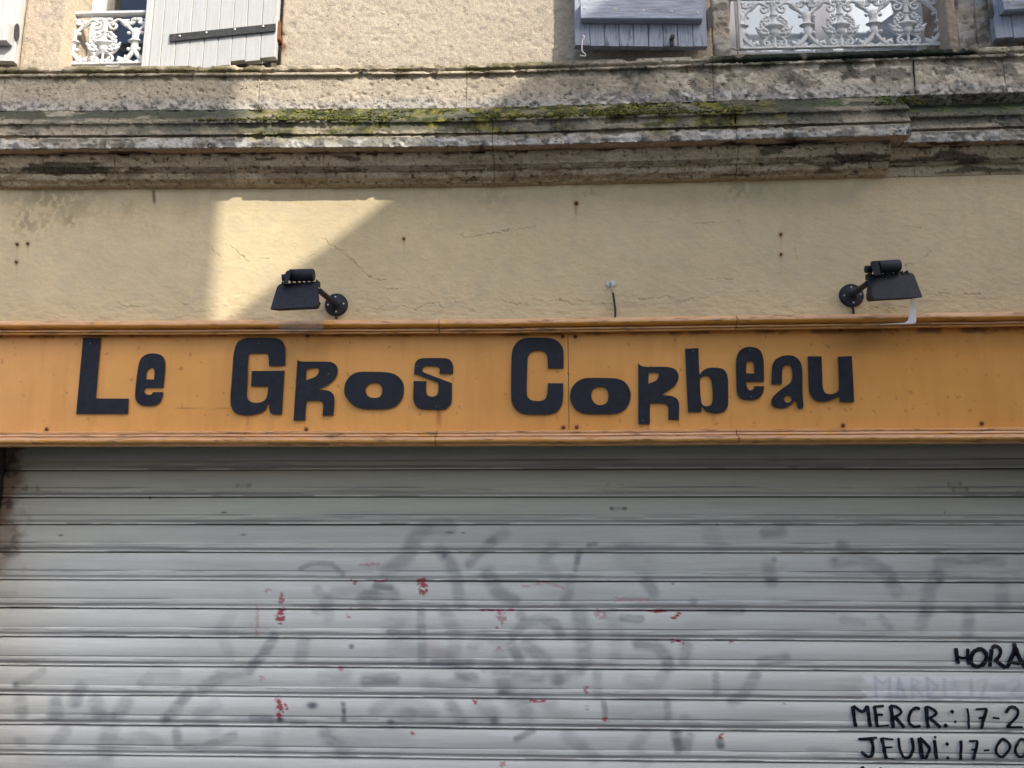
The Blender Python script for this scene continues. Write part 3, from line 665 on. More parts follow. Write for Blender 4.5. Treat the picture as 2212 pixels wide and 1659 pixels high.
# ================================================================== plank shutters at the windows
def plank_shutter(name, label, xs, offs, zb, zt, m, group='plank shutters of the first floor windows', thick=.028, dz=None, base=None):
    """xs: plank edges (world X), offs: face offset at every edge"""
    xm = (xs[0]+xs[-1])/2
    t = thing(name, label, 'shutter', (xm, FY(xm, .05), zb), group)
    for i in range(len(xs)-1):
        a, b, oa, ob = xs[i]+.0011, xs[i+1]-.0011, offs[i], offs[i+1]
        z0 = zb+(dz[i] if dz else 0.0)
        ya, yb = FY(a, oa), FY(b, ob); e = .0022
        V = []
        for z in (z0, zt):
            V += [(a, ya+e, z), (a+e, ya, z), (b-e, yb, z), (b, yb+e, z), (b, yb+thick, z), (a, ya+thick, z)]
        F = [tuple(range(6))[::-1], tuple(range(6, 12))]+[(k, (k+1) % 6, (k+1) % 6+6, k+6) for k in range(6)]
        o = raw('plank', V, F, m, t); bm = bmesh.new(); bm.from_mesh(o.data); bmesh.ops.recalc_face_normals(bm, faces=bm.faces[:]); bm.to_mesh(o.data); bm.free()
    return t
zl4 = zoom(2200, 0, 3.3515)
# -- grey leaf folded open left of the right-hand window
ex = [210, 412, 605, 797, 990, 1183, 1378, 1570, 1770, 1960]
offs = [.128-.004*i for i in range(10)]
xs = [P(*zl4([(v, 480)])[0], o)[0] for v, o in zip(ex, offs)]
zb_l = P(*zl4([(1000, 612)])[0], .11)[1]
lf = plank_shutter('plank_shutter', 'weathered blue-grey plank shutter with thick batten, folded open beside the right window', xs, offs, zb_l, zb_l+1.85, greywood, dz=[.004, .001, 0, .001, 0, -.001, .002, 0, .001, .010], thick=.030)
def batten(t, xa, xb, oa, ob, z0, z1, m, th=.032):
    ya, yb = FY(xa, oa), FY(xb, ob); e = .004
    V = []
    for x, y in ((xa, ya), (xb, yb)):
        V += [(x, y, z0+e), (x, y-e*.5+th*0, z0+e*1.3), (x, y, z1-e), (x, y+th, z1), (x, y+th, z0)]
    b = B(); b.add([(xa, ya+e, z0), (xb, yb+e, z0), (xb, yb, z0+e), (xa, ya, z0+e), (xb, yb, z1-e), (xa, ya, z1-e), (xb, yb+e, z1), (xa, ya+e, z1),
                    (xb, yb+th, z1), (xa, ya+th, z1), (xb, yb+th, z0), (xa, ya+th, z0)],
                   [(0, 1, 2, 3), (3, 2, 4, 5), (5, 4, 6, 7), (7, 6, 8, 9), (9, 8, 10, 11), (11, 10, 1, 0), (0, 3, 5, 7, 9, 11), (1, 10, 8, 6, 4, 2)])
    return b.build('batten', m, t)
bo = .036
xa, xb = P(*zl4([(292, 130)])[0], .126+bo)[0], P(*zl4([(1895, 130)])[0], .096+bo)[0]
z0, z1 = P(*zl4([(1000, 248)])[0], .111+bo)[1], P(*zl4([(1000, 4)])[0], .111+bo)[1]
def foff(X): return offs[0]+(offs[-1]-offs[0])*(X-xs[0])/(xs[-1]-xs[0])
batten(lf, xa, xb, foff(xa)+bo, foff(xb)+bo, z0, z1, greybatten, bo-.001)
batten(lf, xa, xb, foff(xa)+bo, foff(xb)+bo, z0+1.45, z1+1.45, greybatten, bo-.001)
for v in (340, 745, 1115, 1487, 1840):
    x, z = P(*zl4([(v, 130)])[0], .111+bo); y = FY(x, foff(x)+bo)
    B().lathe((x, y, z), [(.0062, -.002), (.0066, .001), (.005, .0022), (.0034, .0022), (.0028, .0005)], 12, 'y').build('screw', screwm, lf)
x, z = P(*zl4([(1490, 520)])[0], .105); y = FY(x, foff(x))
B().lathe((x, y, z), [(.010, -.001), (.010, .004), (.006, .006), (.006, .018), (.011, .020), (.011, .026), (.006, .029)], 12, 'y').box((x-.008, y-.010, z-.032), (x+.008, y+.002, z-.004), .002).build('shutter_stop', iron, lf)
hk = [mapF(*p, foff(xs[0]+.03)+.012) for p in zl4([(325, 480), (335, 505), (312, 530), (306, 610), (310, 680), (340, 705), (357, 722), (348, 742), (315, 738), (280, 736)])]
B().tube(hk, .0028, 7).ball(hk[0], .007, (1, .6, 1)).build('wire_hook', screwm, lf, True)
def hinge(pts_z, off, th, lab):
    w = [mapF(*p, off) for p in pts_z]; x = sum(p[0] for p in w)/len(w); zz = min(p[2] for p in w)
    t = thing('shutter_hinge', lab, 'hinge', (x, FY(x, off-th), zz), 'iron shutter hinges on the window jambs')
    plate('hinge_knuckle', pts_z, [], off, off-th, mapF, iron, t)
    return t
hinge(zl4([(1958, 150), (1975, 110), (1993, 88), (2012, 110), (2026, 150), (2030, 300), (2012, 360), (1985, 368), (1966, 340)]), .085, .05, 'dark iron hinge with pointed top between grey shutter and right window')
# -- grey leaf cut by the right edge of the picture
zr = zoom(3700, 0, 6.6627)
ex = [1440, 1905, 2330, 2760, 3190, 3620, 4050]
offs2 = [.085+.004*i for i in range(7)]
xs2 = [P(*zr([(v, 700)])[0], o)[0] for v, o in zip(ex, offs2)]
zb_r = P(*zr([(1900, 985)])[0], .09)[1]
lf2 = plank_shutter('plank_shutter', 'blue-grey plank shutter cut off by the right edge of the picture', xs2, offs2, zb_r, zb_r+1.85, greywood, dz=[.004, 0, .002, 0, .001, 0], thick=.030)
xa, z0 = P(*zr([(1700, 262)])[0], .09+bo); xb = xs2[-1]-.04
batten(lf2, xa, xb, .088+bo, .109+bo, z0, z0+.085, greybatten, bo-.001)
x, z = P(*zr([(1825, 18)])[0], .09+bo); B().lathe((x, FY(x, .09+bo), z), [(.0062, -.002), (.0066, .001), (.005, .0022), (.0034, .0022), (.0028, .0005)], 12, 'y').build('screw', screwm, lf2)
hinge(zr([(1262, 60), (1300, 0), (1400, 0), (1425, 60), (1425, 430), (1390, 468), (1290, 460), (1262, 420)]), .085, .05, 'rusty brown hinge beside the shutter at the right edge')
# -- leaf cut by the left edge
zl1 = zoom(0, 0, 1.6458)
ex = [-900, -760, -640, -520, -400, -270, -150, -20, 96]
offs3 = [.10-.004*i for i in range(9)]
xs3 = [P(*zl1([(v, 330)])[0], o)[0] for v, o in zip(ex, offs3)]
zb3 = P(*zl1([(40, 394)])[0], .07)[1]
lf3 = plank_shutter('plank_shutter', 'pale grey plank shutter cut off by the left edge of the picture', xs3, offs3, zb3, zb3+1.85, whitewood, thick=.030)
xb, z0 = P(*zl1([(40, 262)])[0], .08+bo); z1 = P(*zl1([(40, 140)])[0], .08+bo)[1]
batten(lf3, xs3[0]+.04, xb, .096+bo, .076+bo, z0, z1, whitewood, bo-.001)
hinge(zl1([(92, 170), (104, 152), (118, 152), (127, 175), (127, 235), (118, 262), (96, 264), (90, 240)]), .07, .05, 'dark iron hinge beside the pale shutter at the left edge')
# -- white leaf closed over the right half of the left window
ex = [975, 1045, 1137, 1228, 1320, 1410, 1500, 1590, 1687, 1788]
wA, wB = -.005, .078
def o4(v): return wA+(wB-wA)*(v-975)/(1788-975)
xs4 = [P(*zl1([(v, 300)])[0], o4(v))[0] for v in ex]
zb4 = P(*zl1([(1690, 400)])[0], .045)[1]
lf4 = plank_shutter('plank_shutter', 'sunlit white plank shutter with long iron strap hinge, half closed over the left window', xs4, [o4(v) for v in ex], zb4, zb4+1.9, whitewood, dz=[-.03, -.03, -.02, -.02, -.02, -.015, .002, -.006, .004], thick=.030)
x = P(*zl1([(950, 300)])[0], wA+.012)[0]
B().box((x-.020, FY(x, wA+.012), zb4-.028), (xs4[0]-.001, FY(x, wA-.035), zb4+1.9), .004).build('cover_strip', whitewood, lf4)
def leaf_pt(v, y, e): return mapF(*zl1([(v, y)])[0], o4(v)+e)
st = [(1098, 222), (1787, 152), (1787, 198), (1098, 268)]
V = [leaf_pt(v, y, .010) for v, y in st]+[leaf_pt(v, y, .002) for v, y in st]
B().add(V, [(0, 1, 2, 3), (7, 6, 5, 4), (0, 4, 5, 1), (1, 5, 6, 2), (2, 6, 7, 3), (3, 7, 4, 0)]).build('strap_hinge', iron, lf4)
for v, y in ((1165, 235), (1338, 212), (1522, 192), (1705, 172)):
    p = leaf_pt(v, y, .010); B().lathe(p, [(.0055, -.001), (.005, .003), (.002, .0045)], 10, 'y').build('bolt', screwm, lf4)
p0, p1 = mapF(*zl1([(1808, 150)])[0], .056), mapF(*zl1([(1804, 242)])[0], .056)
B().tube([p1, p0], .011, 10).ball(p0, .010, (.8, .8, 1.5)).box((p1[0]-.012, p1[1]-.01, p1[2]-.02), (p1[0]+.012, FY(p1[0], .02), p1[2]+.01), .003).build('hinge_pin', rust, lf4)

# ================================================================== shop sign
SO = .050                                            # panel face
sign = thing('shop_sign', 'long orange painted fascia sign reading Le Gros Corbeau in blue-black letters', 'sign', (0, 0, P(1000, 960, .1)[1]))
ZP1, ZP0 = P(1000, 716, SO)[1], P(1000, 936, SO)[1]
LET = [
 (z4([(493, 950), (598, 950), (570, 1310), (765, 1311), (760, 1401), (452, 1401)]), []),
 (z4([(858, 1245), (970, 1245), (977, 1180), (981, 1110), (975, 1075), (955, 1053), (925, 1044), (893, 1043), (862, 1052), (838, 1072), (824, 1105), (815, 1160), (806, 1230), (802, 1290), (806, 1318), (822, 1340), (850, 1352), (905, 1352), (935, 1343), (955, 1322), (965, 1295), (968, 1272), (908, 1272), (901, 1284), (886, 1288), (868, 1284), (857, 1270)]),
  [z4([(866, 1196), (872, 1150), (878, 1133), (890, 1125), (905, 1127), (915, 1140), (917, 1160), (914, 1197)])]),
 (z4([(1692, 1113), (1693, 1030), (1690, 1000), (1675, 970), (1650, 955), (1610, 949), (1470, 950), (1430, 962), (1405, 985), (1392, 1020), (1385, 1060), (1377, 1180), (1368, 1300), (1370, 1350), (1382, 1380), (1405, 1400), (1440, 1407), (1490, 1407), (1530, 1400), (1560, 1388), (1580, 1362), (1595, 1325), (1598, 1370), (1605, 1395), (1620, 1403), (1674, 1404), (1680, 1290), (1688, 1145), (1495, 1147), (1490, 1236), (1592, 1238), (1588, 1280), (1580, 1310), (1560, 1328), (1525, 1336), (1490, 1330), (1470, 1310), (1466, 1280), (1470, 1180), (1476, 1042), (1580, 1041), (1592, 1055), (1597, 1115)]), []),
 (z4([(1766, 1078), (1775, 1087), (1800, 1091), (1930, 1091), (1970, 1095), (1995, 1112), (2005, 1140), (2000, 1170), (1985, 1195), (1950, 1225), (1885, 1258), (1940, 1262), (1970, 1275), (1984, 1300), (1986, 1340), (1979, 1411), (1914, 1410), (1919, 1350), (1912, 1330), (1890, 1323), (1820, 1323), (1811, 1440), (1743, 1440), (1752, 1290)]),
  [z4([(1820, 1135), (1860, 1126), (1882, 1127), (1894, 1138), (1890, 1160), (1870, 1182), (1816, 1203)])]),
 (z5([(83, 1262), (90, 1220), (115, 1180), (150, 1158), (190, 1151), (330, 1154), (380, 1165), (415, 1190), (435, 1225), (437, 1265), (430, 1305), (405, 1342), (365, 1365), (320, 1373), (190, 1372), (145, 1355), (110, 1325), (88, 1290)]),
  [z5([(213, 1245), (225, 1225), (250, 1217), (280, 1218), (300, 1232), (309, 1258), (305, 1285), (290, 1302), (260, 1307), (235, 1302), (217, 1285), (209, 1262)])]),
 (z5([(730, 1163), (649, 1162), (650, 1135), (640, 1122), (625, 1117), (570, 1116), (553, 1122), (545, 1138), (552, 1152), (575, 1163), (723, 1219), (722, 1320), (715, 1345), (700, 1362), (680, 1375), (540, 1374), (515, 1362), (500, 1340), (493, 1310), (497, 1206), (571, 1207), (570, 1260), (575, 1285), (588, 1296), (610, 1299), (630, 1292), (640, 1278), (643, 1240), (640, 1215), (498, 1162), (503, 1110), (512, 1088), (530, 1075), (560, 1070), (685, 1071), (710, 1080), (725, 1100), (731, 1125)]), []),
 (z5([(1386, 1131), (1293, 1130), (1290, 1075), (1282, 1045), (1260, 1028), (1230, 1025), (1200, 1030), (1180, 1048), (1172, 1075), (1168, 1270), (1173, 1300), (1190, 1318), (1220, 1325), (1255, 1323), (1278, 1310), (1288, 1285), (1293, 1219), (1384, 1220), (1383, 1310), (1375, 1350), (1350, 1385), (1320, 1400), (1290, 1405), (1160, 1404), (1120, 1390), (1090, 1360), (1076, 1320), (1074, 1220), (1077, 1060), (1085, 1015), (1110, 975), (1145, 955), (1180, 949), (1290, 950), (1335, 960), (1365, 983), (1382, 1015), (1386, 1050)]), []),
 (z5([(1424, 1295), (1432, 1255), (1455, 1220), (1490, 1197), (1525, 1188), (1690, 1190), (1735, 1203), (1765, 1230), (1783, 1270), (1784, 1305), (1775, 1340), (1750, 1375), (1715, 1395), (1680, 1402), (1520, 1402), (1475, 1388), (1445, 1360), (1428, 1325)]),
  [z5([(1552, 1280), (1560, 1257), (1580, 1243), (1610, 1240), (1635, 1248), (1648, 1268), (1652, 1295), (1647, 1325), (1632, 1342), (1605, 1349), (1580, 1344), (1560, 1325), (1551, 1300)])]),
 (z5([(1830, 1100), (1840, 1112), (1855, 1119), (1880, 1122), (1990, 1122), (2035, 1130), (2060, 1150), (2069, 1180), (2062, 1210), (2040, 1240), (2000, 1268), (1965, 1290), (2015, 1293), (2050, 1305), (2068, 1325), (2073, 1355), (2071, 1437), (2007, 1434), (2008, 1370), (2000, 1350), (1980, 1339), (1899, 1339), (1897, 1463), (1830, 1463)]),
  [z5([(1892, 1155), (1938, 1155), (1950, 1165), (1951, 1180), (1938, 1200), (1918, 1212), (1890, 1221)])]),
 (z6([(99, 1015), (178, 1011), (183, 1150), (187, 1170), (200, 1150), (225, 1133), (255, 1127), (300, 1129), (330, 1140), (347, 1165), (354, 1200), (355, 1340), (347, 1370), (325, 1390), (290, 1398), (250, 1394), (220, 1382), (197, 1355), (195, 1390), (116, 1391), (107, 1200)]),
  [z6([(188, 1190), (200, 1178), (220, 1174), (240, 1180), (253, 1200), (260, 1240), (263, 1310), (257, 1340), (240, 1354), (215, 1355), (198, 1340), (190, 1280)])]),
 (z6([(462, 1209), (568, 1209), (566, 1110), (562, 1065), (548, 1030), (525, 1012), (490, 1004), (455, 1007), (425, 1025), (408, 1055), (401, 1100), (403, 1200), (405, 1265), (415, 1295), (435, 1312), (465, 1318), (510, 1317), (540, 1305), (560, 1280), (569, 1237), (508, 1237), (505, 1255), (490, 1262), (478, 1258), (466, 1240)]),
  [z6([(461, 1161), (463, 1105), (470, 1090), (485, 1085), (500, 1092), (508, 1110), (510, 1162)])]),
 (z6([(611, 1224), (674, 1225), (675, 1150), (680, 1125), (695, 1110), (712, 1108), (727, 1118), (735, 1150), (735, 1190), (720, 1220), (680, 1248), (640, 1280), (618, 1305), (611, 1330), (620, 1352), (645, 1365), (680, 1367), (710, 1358), (735, 1340), (755, 1318), (763, 1345), (768, 1369), (800, 1368), (801, 1340), (797, 1280), (795, 1150), (788, 1105), (770, 1075), (740, 1057), (700, 1054), (665, 1062), (635, 1080), (618, 1110), (614, 1150)]),
  [z6([(709+23*math.cos(a*.5236), 1312+23*math.sin(a*.5236)) for a in range(12)])]),
 (z6([(827, 1059), (909, 1060), (913, 1150), (916, 1240), (925, 1270), (945, 1283), (975, 1283), (1000, 1272), (1012, 1255), (1010, 1150), (1006, 1062), (1089, 1058), (1097, 1200), (1103, 1331), (1018, 1330), (1016, 1295), (985, 1310), (950, 1325), (905, 1329), (870, 1318), (845, 1290), (835, 1260), (830, 1150)]), [])]
RUNS = [  # rust drips below letters: x, y0, y1, width, strength
 (*z4([(1470, 1407)])[0], z4([(1470, 1495)])[0][1], 2.2, .6), (*z4([(1806, 1440)])[0], z4([(0, 1490)])[0][1], 1.4, .8), (*z4([(1925, 1411)])[0], z4([(0, 1460)])[0][1], 1.3, .6), (*z4([(1978, 1411)])[0], z4([(0, 1450)])[0][1], 1.2, .5),
 (*z5([(255, 1375)])[0], z5([(0, 1440)])[0][1], 2.2, .45), (*z5([(300, 1375)])[0], z5([(0, 1430)])[0][1], 1.5, .4), (*z5([(645, 1376)])[0], z5([(0, 1500)])[0][1], 7, .85), (*z5([(1345, 1400)])[0], z5([(0, 1435)])[0][1], 1.4, .6), (*z5([(1275, 1405)])[0], z5([(0, 1425)])[0][1], 2, .4),
 (*z5([(1655, 1405)])[0], z5([(0, 1440)])[0][1], 2, .55), (*z5([(1890, 1465)])[0], z5([(0, 1495)])[0][1], 2.2, .7), (*z6([(58, 1435)])[0], z6([(0, 1490)])[0][1], 2.4, .8), (*z6([(265, 1398)])[0], z6([(0, 1470)])[0][1], 5, .35), (*z6([(1835, 895)])[0], z6([(0, 1000)])[0][1], 2.5, -.5),
 (*z5([(680, 1164)])[0], z5([(0, 1185)])[0][1], 10, .4), (*z4([(1640, 1115)])[0], z4([(0, 1128)])[0][1], 20, .4)]
SCREWS = [z5([p])[0] for p in ((1380, 942), (1455, 942), (1385, 1482), (1464, 1480))]+[z6([p])[0] for p in ((1024, 900), (1829, 888), (1038, 1470), (1862, 1458))]+[z4([p])[0] for p in ((1826, 938), (265, 932), (1818, 1493), (276, 1493))]
def sign_panel(x0, x1):
    nu, nv = int((x1-x0)/.006), 74
    X = np.linspace(x0+.0012, x1-.0012, nu)[:, None]+np.zeros((1, nv)); Z = np.linspace(ZP1, ZP0, nv)[None, :]+np.zeros((nu, 1))
    off = SO+(fbm(X, X*0, Z, 1.6, 3, 101)-.5)*.006
    V = np.stack([X, yf(X)-off, Z], -1); px, py = PIX(V)
    N = lambda sc, s, st=(1, 1): fbm(X*st[0], X*0, Z*st[1], sc, 4, s)
    c = np.empty((nu, nv, 3)); c[:] = (.735, .355, .092)
    c = lerp(c, (.73, .375, .15), ss(420, -50, px)*.6)                     # sun-faded pinker end
    c = lerp(c, (.66, .30, .06), ss(.45, .7, N(2.5, 102, (.5, 1)))*.6); c = lerp(c, (.58, .26, .06), ss(.47, .72, N(16, 103, (2, .2)))*.25)
    for x, y0, y1, w, a in RUNS:
        k = np.exp(-((px-x)/(w*.8))**2)*ss(y0-3, y0+1, py)*ss(y1+4, y0+(y1-y0)*.3, py)*abs(a)*(.55+.7*N(40, 104, (1, .3)))
        c = lerp(c, (.36, .10, .022) if a > 0 else (.66, .46, .32), np.clip(k, 0, .9))
    for x, y in SCREWS:
        d = np.hypot(px-x, py-y); c = lerp(c, (.16, .055, .02), np.exp(-(d/5.0)**2)*.75)
        c = lerp(c, (.33, .12, .03), np.exp(-((px-x)/1.6)**2)*ss(0, 3, py-y)*np.exp(-np.maximum(py-y, 0)/9)*.5)
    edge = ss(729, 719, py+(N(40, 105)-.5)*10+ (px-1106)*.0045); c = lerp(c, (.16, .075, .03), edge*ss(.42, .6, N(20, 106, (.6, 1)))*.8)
    sp_ = ss(.80, .83, N(60, 107, (1, .6))); c = lerp(c, (.26, .11, .035), sp_*.6)
    for pts, w, a in ((z4([(1040, 1366), (1150, 1370), (1285, 1374)]), 1.0, .6), (z4([(1285, 1370), (1370, 1366)]), .9, .4), (z6([(1425, 1265), (1445, 1268), (1440, 1282), (1428, 1280)]), 1.6, .6), (z6([(1443, 1130), (1447, 1135)]), 2, .5), (z6([(1600, 1400), (1606, 1408)]), 1.5, .5), (z6([(1470, 1070), (1474, 1080)]), 1.3, .6), (z6([(1513, 1015), (1517, 1028)]), 1.2, .5), (z6([(1330, 922), (1331, 930)]), 2.2, .8), (z5([(1770, 985), (1772, 993)]), 2, .7), (z4([(1725, 1245), (1733, 1252)]), 1.6, .6)):
        c = lerp(c, (.22, .10, .03), np.exp(-(poly_dist(px, py, pts)/w)**2)*a)
    for (x, y), r, a in ((z6([(1090, 975)])[0], (62, 30), .5), (z6([(1180, 935)])[0], (48, 22), .3)):    # darker brown patch below the lamp
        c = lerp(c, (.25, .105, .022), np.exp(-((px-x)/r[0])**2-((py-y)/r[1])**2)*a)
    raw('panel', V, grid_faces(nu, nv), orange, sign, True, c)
xjn = P(1228, 830, SO)[0]
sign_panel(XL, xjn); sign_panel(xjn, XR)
B().box((XL, -.001, ZP0), (XR, .03, ZP1+.01)).build('backing_board', mortar, sign)
for (o, h), ch in zip(LET, 'LeGRoSCoRbeau'):
    p = plate('letter', smooth_loop(o), [smooth_loop(q) for q in h], SO+.0095, SO+.001, mapF, letterm, sign)
    p['label'] = 'blue-black letter '+ch+' of the sign'
for x, y in [z4([(1535, 985)])[0], z6([(145, 1030)])[0], z6([(483, 1022)])[0], z6([(490, 1300)])[0], z5([(1858, 1442)])[0], z5([(630, 1358)])[0], z4([(1950, 1165)])[0], z4([(535, 985)])[0]]:
    B().lathe(mapF(x, y, SO+.0093), [(.0034, -.002), (.0032, .0012), (.0016, .0020)], 8, 'y').build('letter_pin', mat('dull_pin', (.09, .10, .11), .6), sign)
def moulding(pr, joints, nm):
    js = [XL]+joints+[XR]
    q = np.array(dens(pr, .003)); nv = len(q)
    for si, (a, b) in enumerate(zip(js[:-1], js[1:])):
        nu = int((b-a)/.012); g = .0018 if si else .0018
        X = np.linspace(a+g, b-g, nu)[:, None]+np.zeros((1, nv)); off = q[:, 0][None, :]+np.zeros((nu, 1)); Z = q[:, 1][None, :]+np.zeros((nu, 1))
        off = off+(fbm(X, off, Z, 30, 3, 111+si)-.5)*.0022*(off > .055)+(si-1)*.0008; Z = Z+(fbm(X, off, Z+5, 9, 3, 113)-.5)*.003
        V = np.stack([X, yf(X)-off, Z], -1).reshape(-1, 3)
        F = grid_faces(nu, nv).tolist()+[list(range(nv)), list(range((nu-1)*nv, nu*nv))[::-1]]
        o = raw(nm, V, F, orange_m, sign, True); autosmooth(o, 55)
def pm(pts, x=1000): return [(o, P(x, y, o)[1]) for o, y in pts]
ztop = P(1000, 689.5, .105)[1]
PT = [(.001, ztop+.004), (.06, ztop+.003), (.098, ztop+.001)]+pm([(.108, 691.5), (.116, 695), (.118, 699), (.113, 703.5), (.103, 707), (.092, 708.8), (.088, 709.6), (.097, 710.6), (.097, 714), (.092, 714.8), (.086, 715.2), (.090, 716.2), (.089, 719.5), (.070, 721), (SO+.002, 721.5)])+[(.01, P(1000, 722, .05)[1])]
moulding(PT, [P(949, 705, .1)[0], P(1590, 690, .1)[0]], 'top_moulding')
zbt = P(1000, 961.5, .10)[1]
PBm = [(.01, P(1000, 930, .05)[1]), (SO+.002, P(1000, 930.5, SO)[1])]+pm([(.072, 931), (.084, 932.5), (.084, 935.5), (.078, 936.5), (.084, 937.5), (.088, 941.5), (.082, 943), (.094, 944.5), (.110, 946), (.117, 950), (.115, 954.5), (.105, 957.5), (.094, 959), (.095, 961.5)])+[(.06, zbt+.001), (.0, zbt+.003)]
moulding(PBm, [P(941, 947, .1)[0], P(1594, 943, .1)[0]], 'bottom_moulding')
for x, y in SCREWS:
    p = mapF(x, y, SO+.003)
    s_ = B().lathe(p, [(.0075, -.002), (.0075, .0005), (.0060, .002), (.0045, .0045), (.002, .0055)], 12, 'y').build('screw', rust, sign, True)

# ================================================================== roller shutter
ys0 = [1953.8, 2065.6, 2174, 2285, 2396.5, 2508.5, 2622.5, 2736, 2848.5, 2963.5]          # joints measured at the left edge
zj = [PS(0, y/1.82278)[1] for y in ys0]
PITCHZ = (zj[0]-zj[-1])/9; ZJ0 = zj[0]+sum(z_-(zj[0]-PITCHZ*i) for i, z_ in enumerate(zj))/10
rs = thing('roller_shutter', 'closed grey-white metal roller shutter with faded graffiti and hand-painted opening hours', 'roller shutter', (0, SHY, 0))
SLP = [(0, -.012), (.018, -.012), (.026, -.001), (.05, .0022), (.09, .0048), (.16, .0082), (.24, .0106), (.33, .0120), (.42, .0120), (.50, .0108), (.57, .0092), (.62, .0078), (.645, .0062), (.665, .0082), (.70, .0094), (.77, .0096), (.815, .0088), (.83, .0070), (.87, .0052), (.905, .0040), (.916, .0041), (.930, .0060), (.940, .0070), (.966, .0070), (.98, .0052), (.986, -.010), (1, -.012)]
ST, SW = np.array([a for a, _ in SLP]), np.array([b for _, b in SLP])
def slat_off(Z):
    t = ((ZJ0-Z)/PITCHZ) % 1.0
    return np.interp(t, ST, SW), t
